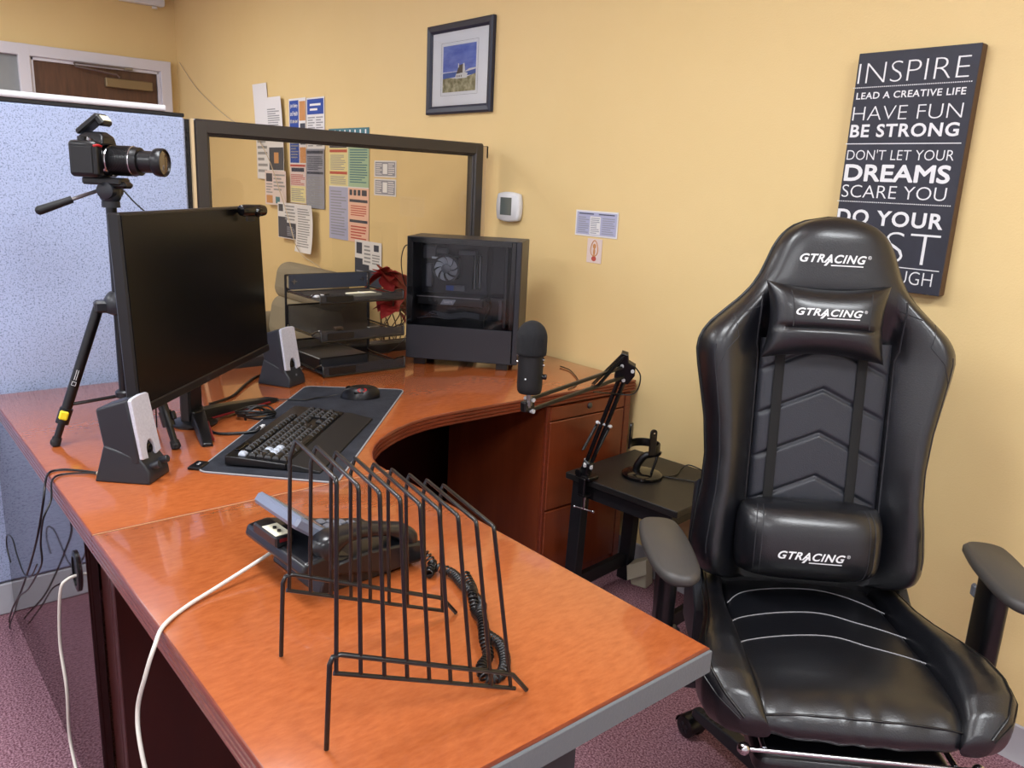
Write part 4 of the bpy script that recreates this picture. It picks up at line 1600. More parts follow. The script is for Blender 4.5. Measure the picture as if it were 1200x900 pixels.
for i in range(9):
    t = 0.013 + i * 0.0308
    zb = 0.107 - (t - 0.010) * 0.375
    pk_ = (0.028 + i * 0.0285, 0.332 - i * 0.0126)
    fbnd = (0.014 + i * 0.0259, 0.355 - i * 0.0118)
    rbnd = (0.019 + i * 0.029, 0.308 - i * 0.0125)
    F = lambda s, z: fA + fd * s + V((0, 0, z))
    Rr = lambda s, z: rA + rd * s + V((0, 0, z))
    m = MB()
    m.tube([F(t, zb), F(fbnd[0] + .001, fbnd[1] - .006), F(fbnd[0], fbnd[1]), F(fbnd[0], fbnd[1]).lerp(Rr(*pk_), .03) + V((0, 0, .001)),
            Rr(*pk_).lerp(F(*fbnd), .03), Rr(*pk_), Rr(pk_[0] - .003, pk_[1] - .006), Rr(*rbnd), Rr(t + .001, zb)], WR * .92, 8)
    m.build('divider_wire', 'wire_black', rk, smooth=70)

# ================================================================== GAMING CHAIR (local -y = the way it faces)
ch = thing('gaming_chair', 'black leather gaming chair with head and lumbar pillows facing the desk corner', 'chair', (2.08, -0.70, 0), R(45))
REC = R(8)
BO = V((0, 0.2, 0.5))
BUP = V((0, math.sin(REC), math.cos(REC)))
BN = V((0, -math.cos(REC), math.sin(REC)))
bk = lambda x, s, d: BO + V((1, 0, 0)) * x + BUP * s + BN * d
WT = [(0.03, .215), (0.04, .245), (0.055, .265), (0.08, .272), (0.12, .275), (0.19, .268), (0.25, .259), (0.33, .256), (0.42, .265), (0.49, .279), (0.55, .291), (0.585, .296), (0.61, .293), (0.63, .284), (0.65, .270),
      (0.67, .249), (0.69, .228), (0.71, .206), (0.74, .180), (0.77, .163), (0.80, .151), (0.83, .140), (0.85, .130), (0.87, .116), (0.885, .098), (0.895, .078), (0.903, .052), (0.908, .018)]
CW_ = 0.152


def bw(s):
    return lerp(WT, s)


def bfront(x, s):
    W = bw(s)
    a = min(abs(x) / W, 1.0)
    endf = 1.0
    if s < 0.10:
        endf = math.sqrt(max(0.0, 1 - ((0.10 - s) / 0.075) ** 2))
    if s > 0.85:
        endf = math.sqrt(max(0.0, 1 - ((s - 0.85) / 0.062) ** 2))
    edge = math.sqrt(max(0.0, 1 - max(0.0, (a - 0.80) / 0.20) ** 2))
    v = (abs(x) - CW_) / max(W - CW_, 0.02)
    if v <= 0:
        wing = -0.004 if s > .1 else 0.008
    else:
        wing = 0.004 + 0.075 * math.sin(PI * min(v, 1) * 0.62 + 0.0) ** 0.9
    head = 0.052 * (1 - 0.55 * a ** 3)
    k = sstep(0.60, 0.76, s)
    return (wing * (1 - k) + head * k) * edge * endf - 0.012 * (1 - edge)


def shell(u, v):
    s = 0.03 + 0.878 * (v if v < .7 else .7 + .3 * math.sin((v - .7) / .3 * PI / 2))
    W = bw(s)
    if u < 0.64:
        t = u / 0.64 * 2 - 1
        x = W * math.copysign(abs(t) ** 0.92, t)
        return bk(x, s, bfront(x, s))
    t = 1 - (u - 0.64) / 0.36 * 2
    x = W * math.sin(t * PI / 2) * 0.99
    e = math.sqrt(max(0.0, 1 - (x / W) ** 2))
    return bk(x, s, -0.028 - 0.045 * e ** 0.6)


m = MB()
m.grid(shell, 96, 90, closed_u=True, caps=True)
brest = m.build('backrest', 'leather', ch, smooth=75)
# piping round the outline
m = MB()
pts = []
N = 80
for i in range(N + 1):
    s = 0.05 + 0.858 * i / N
    pts.append(bk(bw(s) * 1.0, s, -0.012))
for i in range(N + 1):
    s = 0.908 - 0.858 * i / N
    pts.append(bk(-bw(s) * 1.0, s, -0.012))
m.tube(pts, 0.0042, 6)
m.build('piping', 'piping', brest, smooth=70)
# seams on the wings and shoulders
m = MB()
for sg in (-1, 1):
    for pl in ([(0.228, 0.672), (0.215, 0.62), (0.245, 0.585), (0.262, 0.535)], ):
        pts = [V((x, s, 0)) for x, s in pl]
        pts = [p for a, b in zip(pts, pts[1:]) for p in (a, a.lerp(b, .25), a.lerp(b, .5), a.lerp(b, .75))] + [pts[-1]]
        m.tube([bk(sg * p.x, p.y, bfront(sg * p.x, p.y) + 0.0002) for p in pts], 0.0012, 5)
    pts = []
    for i in range(30):
        s = 0.10 + 0.50 * i / 29
        x = sg * (CW_ + (bw(s) - CW_) * 0.80)
        pts.append(bk(x, s, bfront(x, s) + 0.0002))
    m.tube(pts, 0.0014, 5)
    pts = []
    for i in range(16):
        x = sg * (0.150 + 0.05 * i / 15)
        s = 0.70 - 0.02 * i / 15
        pts.append(bk(x, s, bfront(x, s) + 0.0002))
    m.tube(pts, 0.0012, 5)
    pts = []
    for i in range(24):
        s = 0.20 + 0.52 * i / 23
        x = sg * (CW_ + 0.006 + (0.006 if s > .6 else 0))
        pts.append(bk(x, s, bfront(x, s) + 0.001))
    m.tube(pts, 0.0022, 5)
m.build('seam_lines', 'dark_thread', brest, smooth=70)


def chev(x, s):
    """groove depth of the quilted centre panel"""
    d = 0.0
    for s0 in (0.192, 0.297, 0.402, 0.507, 0.612):
        dist = abs((s - (s0 - 0.465 * abs(x))) * 0.907)
        d -= 0.0085 * math.exp(-(dist / 0.0042) ** 2)
    return d


m = MB()
PW = 0.1515
def panel(u, v):
    x = (u * 2 - 1) * PW
    s = 0.12 + 0.50 * v
    edge = math.sqrt(max(0.0, 1 - abs(u * 2 - 1) ** 14))
    return bk(x, s, 0.004 + 0.016 * edge + 0.004 * math.cos(x / PW * 1.4) + chev(x, s) * edge)
m.grid(panel, 64, 150)
m.build('quilted_panel', 'leather_panel', ch, smooth=80)
for x0 in (-0.108, 0.082):
    m = MB()
    def strap(u, v):
        a = 2 * PI * u
        s = 0.16 + 0.46 * v
        return bk(x0 + 0.0115 * math.copysign(abs(math.cos(a)) ** .4, math.cos(a)), s, 0.0265 + 0.0015 * math.sin(a))
    m.grid(strap, 12, 20, closed_u=True, caps=True)
    m.build('strap', 'webbing', ch, smooth=50)


def brand(mb, w, h, fn):
    """white maker lettering in slanted caps with its underline"""
    mb.text('GTRACING', w, h, fn, bold=0.026, shear=0.32)
    def bar(xa, ya, xb, yb, t):
        n = 10
        for i in range(n):
            p, q = i / n, (i + 1) / n
            ax_, ay_ = xa + (xb - xa) * p, ya + (yb - ya) * p
            bx_, by_ = xa + (xb - xa) * q, ya + (yb - ya) * q
            mb.add([fn(ax_, ay_ - t / 2, 0), fn(bx_, by_ - t / 2, 0), fn(bx_, by_ + t / 2, 0), fn(ax_, ay_ + t / 2, 0)], [(0, 1, 2, 3)])
    bar(w * .47, -h * .28, w * .96, -h * .28, h * .13)
    mb.add([fn(w * .36, -h * .34, 0), fn(w * .40, -h * .34, 0), fn(w * .475, h * .42, 0), fn(w * .44, h * .42, 0)], [(0, 1, 2, 3)])
    mb.text('®', h * .42, h * .42, fn, x0=w * 1.02, y0=h * .62)


m = MB()
brand(m, 0.148, 0.0195, lambda x, y, d: bk(-0.090 + x, 0.800 + y, bfront(-0.09 + x, 0.8 + y) + 0.0012))
m.build('headrest_lettering', 'print_white', brest, smooth=0)


# head pillow
def pil(nm, x0, s0, hw, hh, d0, thick, waist, horn, material):
    def top(u, v):      # outline
        x = u * hw * (1 - waist * (1 - v * v)) * (1 - (0.07 * v ** 4 if not waist else 0))
        s = s0 + v * hh * (1 - (0.16 * u ** 4 if not waist else 0)) + horn * u * u * v
        return x + x0, s

    def dep(u, v):
        return thick * (max(0.0, 1 - abs(u) ** 5) * max(0.0, 1 - abs(v) ** 3.2)) ** 0.5
    def front(a, b):
        u, v = math.sin((a - .5) * PI) * 1.0, math.sin((b - .5) * PI)
        x, s = top(u, v)
        g = 0.010 * math.exp(-((v + 0.16) / 0.06) ** 2) if nm == 'head_pillow' else 0.0
        return bk(x, s, d0 + dep(u, v) - g * max(0.0, 1 - u ** 6))
    def back(a, b):
        u, v = math.sin((a - .5) * PI), math.sin((b - .5) * PI)
        x, s = top(u, v)
        return bk(x, s, d0 - dep(u, v) * .45)
    m = MB()
    m.grid(front, 40, 36)
    m.grid(back, 20, 16)
    return m.build(nm, material, ch, smooth=75), top, dep, d0


hp, hpt, hpd, hd0 = pil('head_pillow', -0.022, 0.664, 0.140, 0.074, 0.055, 0.052, 0.10, 0.016, 'leather')
m = MB()
def hfn(x, y, d):
    X, S = -0.102 + x, 0.678 + y
    u = (X + 0.022) / 0.128
    v = (S - 0.664) / 0.074
    return bk(X, S, hd0 + hpd(u, v) - 0.010 * math.exp(-((v + 0.16) / 0.06) ** 2) * max(0.0, 1 - u ** 6) + 0.0012)
brand(m, 0.146, 0.0165, hfn)
m.build('pillow_lettering', 'print_white', hp, smooth=0)
for u in (-0.66, 0.66):
    pts = []
    for i in range(14):
        v = -0.15 + 1.0 * i / 13
        x, s = hpt(u, v)
        pts.append(bk(x, s, hd0 + hpd(u, v) + 0.0002))
    MB().tube(pts, 0.0011, 5).build('pillow_seam', 'dark_thread', hp, smooth=70)
lp, lpt, lpd, ld0 = pil('lumbar_pillow', -0.014, 0.150, 0.168, 0.096, 0.045, 0.085, 0.0, 0.0, 'leather')
m = MB()
def lfn(x, y, d):
    X, S = -0.098 + x, 0.121 + y
    u, v = (X + 0.014) / 0.168, (S - 0.150) / 0.096
    return bk(X, S, ld0 + lpd(u, v) + 0.0012)
brand(m, 0.150, 0.0190, lfn)
m.build('pillow_lettering', 'print_white', lp, smooth=0)
for u in (-0.80, -0.72, 0.72, 0.80):
    pts = []
    for i in range(20):
        v = -0.92 + 1.84 * i / 19
        x, s = lpt(u, v)
        pts.append(bk(x, s, ld0 + lpd(u, v) + 0.0002))
    MB().tube(pts, 0.0012, 5).build('pillow_seam', 'dark_thread', lp, smooth=70)

# seat pad: path from the back, over the front edge and under
spath = [(0.325, 0.498), (0.24, 0.498), (0.12, 0.498), (0.0, 0.502), (-0.10, 0.508), (-0.18, 0.512), (-0.232, 0.507), (-0.266, 0.490), (-0.284, 0.468), (-0.286, 0.446), (-0.272, 0.428), (-0.24, 0.42)]
sp_ = catmull([V((0, y, z)) for y, z in spath], 6)
def pad_w(y):
    return lerp([(-0.30, .200), (-0.26, .207), (-0.10, .212), (0.1, .205), (0.325, .185)], y)
def seat_fn(u, v):
    f = v * (len(sp_) - 1)
    i = min(int(f), len(sp_) - 2)
    p = sp_[i].lerp(sp_[i + 1], f - i)
    T_ = (sp_[i + 1] - sp_[i]).normalized()
    n = V((0, T_.z, -T_.y))
    if n.z < 0 and i < 30:
        n = -n
    t = u * 2 - 1
    x = pad_w(p.y) * (math.sin(t * PI / 2) * 0.35 + t * .65)
    a = abs(x) / pad_w(p.y)
    drop = 0.014 * a ** 3 + 0.040 * max(0.0, (a - 0.88) / 0.12) ** 2
    wr = 0.0
    if p.y < -0.21:
        wr = 0.0016 * math.sin(x * 95 + 1.2 * math.sin(x * 31)) * min(1, (-0.21 - p.y) / .05)
    return V((x, p.y, p.z)) + n * (-drop + wr)
m = MB()
m.grid(seat_fn, 56, 66)
m.box((0, 0.02, 0.435), (0.36, 0.53, 0.06), 0.02)
seat = m.build('seat', 'leather', ch, smooth=75)
def seat_top(x, y):
    z = lerp(sorted([(p.y, p.z) for p in sp_ if p.z > 0.46 and p.y > -0.29]), y)
    a = min(1.0, abs(x) / pad_w(y))
    return z - 0.014 * a ** 3
for pl in ([(-0.186, .143), (-0.134, .195), (0.008, .225), (0.097, .209), (0.186, .153)], [(-0.200, .030), (-0.166, .069), (0.004, .108), (0.10, .075), (0.198, .040)], [(-0.202, -.064), (-0.172, -.036), (0.0, 0.0), (0.09, -.034), (0.198, -.068)]):
    m = MB()
    c = catmull([V((x, y, 0)) for x, y in pl], 8)
    m.tube([V((p.x, p.y, seat_top(p.x, p.y) + 0.0004)) for p in c], 0.0013, 5)
    m.build('stitch_line', 'thread', seat, smooth=70)
m = MB()
for sg in (-1, 1):
    pts = []
    for i in range(40):
        y = 0.30 - 0.565 * i / 39
        x = sg * pad_w(y) * .965
        pts.append(V((x, y, seat_top(x, y) - 0.007)))
    m.tube(pts, 0.003, 6)
pts = []
for i in range(30):
    x = -0.195 + 0.39 * i / 29
    pts.append(V((x, -0.268 - .004 * math.cos(x * 7), 0.4875 - 0.013 * (abs(x) / .2) ** 3)))
m.tube(pts, 0.0022, 6)
m.build('pad_piping', 'piping', seat, smooth=70)

# seat bolsters: left and right
def bolster(sg):
    yy = [0.27, 0.20, 0.12, 0.04, -0.04, -0.12, -0.18, -0.225, -0.262, -0.288]
    xo = [0.235, 0.240, 0.246, 0.258, 0.276, 0.298, 0.306, 0.300, 0.276, 0.232]
    zt = [0.515, 0.518, 0.522, 0.533, 0.547, 0.555, 0.552, 0.541, 0.518, 0.482]
    zb = [0.40, 0.40, 0.40, 0.40, 0.402, 0.405, 0.408, 0.416, 0.427, 0.440]
    xi = [0.175, 0.185, 0.190, 0.192, 0.192, 0.192, 0.190, 0.188, 0.184, 0.178]
    def fn(u, v):
        f = v * (len(yy) - 1)
        i = min(int(f), len(yy) - 2)
        t = f - i
        t = t
        g = lambda A: A[i] + (A[i + 1] - A[i]) * t
        y, o, zt_, zb_, i_ = g(yy), g(xo), g(zt), g(zb), g(xi)
        a = 2 * PI * u
        c, s = math.cos(a), math.sin(a)
        hx, hz = (o - i_) / 2, (zt_ - zb_) / 2
        x = (o + i_) / 2 + hx * math.copysign(abs(c) ** .7, c)
        z = (zt_ + zb_) / 2 + hz * math.copysign(abs(s) ** .8, s)
        # outward flare at the top
        x += 0.016 * (z - zb_) / (zt_ - zb_) - 0.010
        return V((sg * x, y, z))
    m = MB()
    m.grid(fn, 28, 54, closed_u=True, caps=True)
    b = m.build('seat_bolster', 'leather', ch, smooth=75)
    m = MB()
    pts = [fn(0.17, v / 40) for v in range(41)]
    m.tube(pts, 0.0032, 6)
    pts = [fn(0.10, v / 40) * 1.0 + V((sg * 0.0008, 0, 0)) for v in range(41)]
    m.tube(pts, 0.0012, 5)
    m.build('bolster_seam', 'piping', b, smooth=70)
for sg in (-1, 1):
    bolster(sg)

# side hinge covers between seat and backrest
for sg in (-1, 1):
    m = MB()
    pl = [(0.13, 0.36), (0.30, 0.36), (0.345, 0.50), (0.34, 0.72), (0.30, 0.74), (0.285, 0.56), (0.14, 0.46)]
    m.prism(pl, 0.235, 0.262, MX(((0, 0, sg, 0), (1, 0, 0, 0), (0, 1, 0, 0), (0, 0, 0, 1))), 0.004)
    m.build('hinge_cover', 'charcoal_plastic', ch)
# armrests
for sg in (-1, 1):
    ar = m = MB()
    m.box((sg * 0.215, 0.03, 0.352), (0.24, 0.07, 0.022), 0.005)
    m.box((sg * 0.325, 0.03, 0.40), (0.04, 0.095, 0.12), 0.010)
    br = m.build('armrest_bracket', 'charcoal_plastic', ch)
    m = MB()
    m.prism(rrect(0.042, 0.085, 0.016), 0.36, 0.66, MX.Translation((sg * 0.352, 0.03, 0)), 0.004)
    m.build('armrest_post', 'black_plastic', ch)
    m = MB()
    out = []
    for x, y in [(-0.046, 0.12), (-0.040, 0.145), (-0.02, 0.158), (0.012, 0.158), (0.036, 0.146), (0.048, 0.12), (0.052, 0.04), (0.048, -0.06), (0.040, -0.115), (0.022, -0.142), (0.0, -0.148), (-0.024, -0.142), (-0.042, -0.115), (-0.052, -0.06), (-0.054, 0.04)]:
        out.append((x, y))
    out = [(p.x, p.y) for p in catmull([V((x, y, 0)) for x, y in out], 3, True)][::-1]
    AM = MX.Translation((sg * 0.356, 0.0, 0.662)) @ MX.Rotation(sg * R(-6), 4, 'Z')
    m.prism(out, 0.0, 0.028, AM, 0.008)
    m.build('armrest_pad', 'armrest', ch, smooth=60)
    m = MB()
    m.box((sg * 0.342, 0.085, 0.60), (0.012, 0.02, 0.03), 0.004)
    m.build('armrest_lever', 'grey_plastic', ch)

# footrest folded under the front edge
m = MB()
for sg in (-1, 1):
    m.cyl((sg * 0.178, -0.278, 0.408), (sg * 0.178, 0.10, 0.408), 0.0055, seg=10)
m.cyl((-0.215, -0.282, 0.408), (0.21, -0.282, 0.408), 0.0048, seg=12)
for sg in (-1, 1):
    m.sphere((sg * 0.218, -0.282, 0.408), 0.013, 12, 8)
fr_ = m.build('footrest_rail', 'chrome', ch, smooth=60)
m = MB()
m.prism(rrect(0.38, 0.20, 0.03, 5, 0, -0.175), 0.335, 0.392, None, 0.014)
m.build('footrest_cushion', 'leather', ch, bevel=0.006)
MB().box((0, 0.275, 0.47), (0.40, 0.04, 0.20), 0.01).build('back_bracket', 'leather', ch)
m = MB()
m.box((0, 0.03, 0.36), (0.22, 0.24, 0.05), 0.008)
m.build('tilt_mechanism', 'black_plastic', ch)
m = MB()
m.cyl((0, 0, 0.12), (0, 0, 0.34), 0.026, seg=20)
m.cyl((0, 0, 0.06), (0, 0, 0.22), 0.033, 0.030, seg=20)
m.build('gas_lift', 'black_plastic', ch)
m = MB()
m.lathe([(0.05, 0.06), (0.055, 0.07), (0.055, 0.115), (0.04, 0.125)], (0, 0, 0), (0, 0, 1), 24)
hub = m.build('base_hub', 'black_plastic', ch)
for k in range(5):
    a = R(125 + 72 * k)
    d = V((math.cos(a), math.sin(a), 0))
    m = MB()
    LM = MX.Rotation(a, 4, 'Z')
    vs = []
    for x, w, z0, z1 in ((0.04, 0.030, 0.065, 0.115), (0.20, 0.024, 0.070, 0.105), (0.33, 0.020, 0.072, 0.097), (0.352, 0.016, 0.075, 0.093)):
        for yy, zz in ((-w, z0), (w, z0), (w * .75, z1), (-w * .75, z1)):
            vs.append(LM @ V((x, yy, zz)))
    fs = [(0, 3, 2, 1), (12, 13, 14, 15)] + [(q * 4 + i, q * 4 + (i + 1) % 4, q * 4 + 4 + (i + 1) % 4, q * 4 + 4 + i) for q in range(3) for i in range(4)]
    m.add(vs, fs)
    lg = m.build('base_leg', 'charcoal_plastic', ch, bevel=0.004)
    m = MB()
    for i in range(5):
        m.box((0.25 + i * .018, 0, 0.1025 - i * .0016), (0.010, 0.024, 0.004), 0.001, LM)
    m.build('foot_grip', 'black_matte', lg)
    c = d * 0.352
    sw = V((-d.y, d.x, 0))
    m = MB()
    for sg in (-1, 1):
        cc = c + d * 0.012 + sw * (sg * 0.016) + V((0, 0, 0.030))
        m.lathe([(0.012, 0.0095), (0.024, 0.009), (0.030, 0.006), (0.030, -0.006), (0.024, -0.009), (0.012, -0.0095)], cc, sw, 24)
    cs = m.build('caster', 'black_plastic', ch)
    m = MB()
    for sg in (-1, 1):
        cc = c + d * 0.012 + sw * (sg * 0.0262) + V((0, 0, 0.030))
        for q in range(5):
            t = 2 * PI * q / 5
            m.cyl(cc + (d * math.cos(t) + V((0, 0, math.sin(t)))) * 0.012 - sw * (sg * .001), cc + (d * math.cos(t) + V((0, 0, math.sin(t)))) * 0.012 + sw * (sg * .001), 0.005, seg=8)
    m.build('caster_spoke', 'charcoal_plastic', cs)
    m = MB()
    m.cyl(c + V((0, 0, 0.03)), c + V((0, 0, 0.078)), 0.008, seg=10)
    def hood(u, v):
        t = PI * (0.0 + u)
        return c + d * (0.012 - 0.034 * math.cos(t)) + sw * ((v - .5) * 0.05) + V((0, 0, 0.030 + 0.034 * math.sin(t)))
    m.grid(hood, 12, 2)
    m.build('caster_hood', 'black_plastic', cs)

# ================================================================== SIDE TABLE, MIC STAND, BOOM ARM
tb = thing('side_table', 'small black wooden side table against the wall, left of the gaming chair', 'table', (0.994, -0.455, 0), R(5.5))
TW_, TD_, TH_ = 0.447, 0.395, 0.5
m = MB()
m.box((TW_ / 2, TD_ / 2, TH_ - 0.011), (TW_, TD_, 0.022), 0.002)
m.build('tabletop', 'table_black', tb)
lx = (0.045, TW_ - 0.05)
ly = (0.035, TD_ - 0.04)
for i, x in enumerate(lx):
    for j, y in enumerate(ly):
        ox = (-0.014 if i == 0 else 0.014)
        m = MB()
        vs = []
        for z, dx, w in ((0.0, ox, 0.024), (TH_ - .022, 0, 0.024)):
            for sx, sy in ((-1, -1), (1, -1), (1, 1), (-1, 1)):
                vs.append((x + dx + sx * w, y + sy * w * .8, z))
        m.add(vs, [(3, 2, 1, 0), (4, 5, 6, 7)] + [(k, (k + 1) % 4, 4 + (k + 1) % 4, 4 + k) for k in range(4)])
        m.build('leg', 'table_edge', tb, bevel=0.002)
for y in ly:
    MB().box((TW_ / 2, y, TH_ - .05), (lx[1] - lx[0] - .04, 0.02, 0.055), 0.001).build('apron', 'table_edge', tb)
for i, x in enumerate(lx):
    MB().box((x, (ly[0] + ly[1]) / 2, TH_ - .05), (0.02, ly[1] - ly[0] - .03, 0.055), 0.001).build('apron', 'table_edge', tb)
    MB().box((x + (-.012 if i == 0 else .012), (ly[0] + ly[1]) / 2, 0.085), (0.022, ly[1] - ly[0] - .03, 0.05), 0.001).build('stretcher', 'table_edge', tb)

wp = thing('paper_packet', 'crumpled white paper packet on the floor beneath the side table', 'packet', (1.065, -0.085, 0.0), R(20))
m = MB()
m.add([(-0.03, -0.03, 0), (0.03, -0.03, 0), (0.035, 0.03, 0), (-0.03, 0.03, 0), (-0.05, -0.035, 0.075), (0.02, -0.03, 0.115), (0.03, 0.015, 0.12), (-0.04, 0.015, 0.085)],
      [(3, 2, 1, 0), (4, 5, 6, 7), (0, 1, 5, 4), (1, 2, 6, 5), (2, 3, 7, 6), (3, 0, 4, 7)])
m.build('wrapper', 'kraft', wp, bevel=0.004)
m = MB()
m.add([(-0.05, -0.036, 0.075), (0.02, -0.031, 0.115), (0.035, -0.055, 0.07), (-0.035, -0.06, 0.03)], [(0, 1, 2, 3)])
m.build('flap', 'kraft', wp)

ms = thing('microphone_stand', 'black round-based desktop microphone stand with empty fork on the side table', 'stand', (1.166, -0.262, TH_), R(0))
m = MB()
m.lathe([(0.066, 0), (0.069, 0.004), (0.068, 0.010), (0.060, 0.016), (0.035, 0.021), (0.0, 0.022)], (0, 0, 0), (0, 0, 1), 40)
m.build('base', 'black_gloss', ms)
rh, fh = V((0.75, 0.66, 0)).normalized(), V((0.66, -0.75, 0)).normalized()
RC = V((0.0, 0.0, 0.106))
m = MB()
m.tube([rh * -0.022 + V((0, 0, 0.016)), rh * -0.016 + V((0, 0, 0.042)), rh * 0.004 + V((0, 0, 0.072)), rh * 0.028 + V((0, 0, 0.080)), rh * 0.045 + V((0, 0, 0.084)), rh * 0.050 + V((0, 0, 0.094))], 0.012, 12, smooth=6, rad=lambda t: 0.013 - 0.003 * t)
m.tube([rh * 0.048 + V((0, 0, 0.086)), rh * 0.042 + fh * .008 + V((0, 0, 0.06)), rh * 0.030 + fh * .015 + V((0, 0, 0.018))], 0.0045, 8, smooth=4)
m.build('neck', 'black_plastic', ms, smooth=60)
dirn = lambda t: rh * math.cos(t) + fh * math.sin(t)
m = MB()
def ring(u, v):
    t = R(-166) + R(229) * v
    a = 2 * PI * u
    r = 0.050 + 0.003 * math.copysign(abs(math.cos(a)) ** .5, math.cos(a))
    zz = 0.0145 * math.copysign(abs(math.sin(a)) ** .5, math.sin(a))
    return RC + dirn(t) * r + V((0, 0, zz))
m.grid(ring, 12, 30, closed_u=True, caps=True)
m.build('fork_ring', 'black_plastic', ms, smooth=50)
for t in (R(-163), R(60)):
    out = dirn(t)
    p = RC + out * 0.050
    sd = V((-out.y, out.x, 0))
    m = MB()
    pl = [(-0.0125, -0.0145), (0.0125, -0.0145)] + [(0.0125 * math.cos(PI * k / 8), 0.062 + 0.0125 * math.sin(PI * k / 8)) for k in range(9)]
    m.prism(pl, -0.0035, 0.0035, MX(((sd.x, 0, out.x, p.x), (sd.y, 0, out.y, p.y), (0, 1, 0, p.z), (0, 0, 0, 1))), 0.001)
    arm = m.build('fork_arm', 'black_plastic', ms)
    m = MB()
    q = p + V((0, 0, 0.062))
    m.cyl(q - out * 0.005, q + out * 0.005, 0.003, seg=10)
    m.build('screw', 'chrome', arm)
cable('table_lead', [(1.205, -0.21, TH_ + .003), (1.25, -0.19, TH_ + .003), (1.29, -0.165, TH_ + .003), (1.34, -0.15, TH_ + .003), (1.40, -0.16, TH_ + .003), (1.432, -0.17, TH_ + .003)], 0.0024, 'cable_black', 'black lead on the side table running behind the chair')
cable('wall_lead', [(1.215, -0.215, TH_ + .003), (1.23, -0.16, TH_ + .003), (1.205, -0.10, TH_ + .004), (1.215, -0.075, TH_ + .018), (1.25, -0.06, TH_ + .012), (1.265, -0.052, TH_ + .003)], 0.0022, 'cable_black', 'thin black lead looping up by the wall behind the microphone stand')

ba = thing('boom_arm', 'black spring microphone boom arm clamped to the corner of the side table', 'microphone arm', (1.085, -0.447, TH_))
BA = V((1.085, -0.447, TH_))
m = MB()
m.box((-0.002, 0.005, 0.010), (0.062, 0.05, 0.012), 0.003)
m.box((0, -0.018, -0.02), (0.03, 0.012, 0.06), 0.003)
m.box((0, -0.006, -0.052), (0.03, 0.036, 0.010), 0.002)
m.cyl((0, 0.0, 0.012), (0, 0.0, 0.03), 0.013, seg=16)
m.build('clamp', 'black_plastic', ba)
m = MB()
m.cyl((0, -0.002, -0.05), (0, -0.002, -0.105), 0.0045, seg=10)
m.cyl((-0.034, -0.012, -0.105), (0.034, 0.008, -0.105), 0.003, seg=8)
m.sphere((-0.034, -0.012, -0.105), 0.0055, 10, 6)
m.sphere((0.034, 0.008, -0.105), 0.0055, 10, 6)
m.build('clamp_screw', 'chrome', ba, smooth=60)
m = MB()
m.cyl((-0.02, -0.012, 0.02), (-0.02, -0.022, 0.02), 0.013, seg=14)
m.build('clamp_knob', 'black_plastic', ba)
E_ = V((1.2155, -0.4476, 0.897)) - BA
W_ = V((1.276, -0.898, 0.866)) - BA
B_ = V((0, 0, 0.045))
ld = (E_ - B_).normalized()
ud = (W_ - E_).normalized()
vw = V((0.66, -0.75, 0)) * -1
lside = V((0.75, 0.66, 0))            # across the view, for the paired rods
lside = (lside - ld * lside.dot(ld)).normalized()
uup = V((0, 0, 1))
uup = (uup - ud * uup.dot(ud)).normalized()


def bolt(nm, p, ax, par):
    m = MB()
    m.cyl(p - ax * 0.012, p + ax * 0.012, 0.0062, seg=12)
    m.build(nm, 'chrome', par)


for s in (-0.0085, 0.0085):
    m = MB()
    m.box((0, 0, 0), (0.011, 0.011, (E_ - B_).length), 0.0015, MX.Translation((E_ + B_) / 2 + lside * s) @ ld.to_track_quat('Z', 'Y').to_matrix().to_4x4())
    m.build('lower_rod', 'black_plastic', ba)
for s in (-0.016, 0.016):
    m = MB()
    m.box((0, 0, 0), (0.010, 0.010, (W_ - E_).length), 0.0015, MX.Translation((E_ + W_) / 2 + uup * s) @ ud.to_track_quat('Z', 'Y').to_matrix().to_4x4())
    m.build('upper_rod', 'black_plastic', ba)
cross = ld.cross(lside).normalized()
m = MB()
pl = [(-0.024, -0.036), (0.022, -0.036), (0.032, 0.0), (0.024, 0.030), (0.0, 0.036), (-0.010, 0.060), (-0.030, 0.060), (-0.030, 0.0)]
EM = MX(((lside.x, ld.x, cross.x, E_.x), (lside.y, ld.y, cross.y, E_.y), (lside.z, ld.z, cross.z, E_.z), (0, 0, 0, 1)))
m.prism(pl, -0.013, 0.013, EM, 0.002)
el = m.build('elbow_plate', 'black_plastic', ba)
for x, y in ((0.020, 0.014), (-0.016, 0.020), (0.004, -0.024)):
    m = MB()
    p = EM @ V((x, y, 0))
    m.cyl(p - cross * 0.017, p + cross * 0.017, 0.0056, seg=12)
    m.build('bolt', 'bolt', el)
m = MB()
m.box((0, 0, 0), (0.03, 0.03, 0.05), 0.004, MX.Translation(B_ + V((0, 0, 0.0))) @ ld.to_track_quat('Z', 'Y').to_matrix().to_4x4())
kn = m.build('base_joint', 'black_plastic', ba)
for s in (-1, 1):
    m = MB()
    p = B_ + lside * (0.011 * s) + ld * 0.012
    m.cyl(p - cross * 0.02, p + cross * 0.02, 0.0058, seg=12)
    m.build('bolt', 'bolt', kn)
mid = B_.lerp(E_, 0.46)
m = MB()
m.cyl(mid - lside * 0.022, mid + lside * 0.022, 0.004, seg=10)
for s in (-1, 1):
    m.sphere(mid + lside * (0.022 * s), 0.0062, 10, 6)
m.build('lower_pin', 'bolt', ba, smooth=60)
umid = E_.lerp(W_, 0.36)


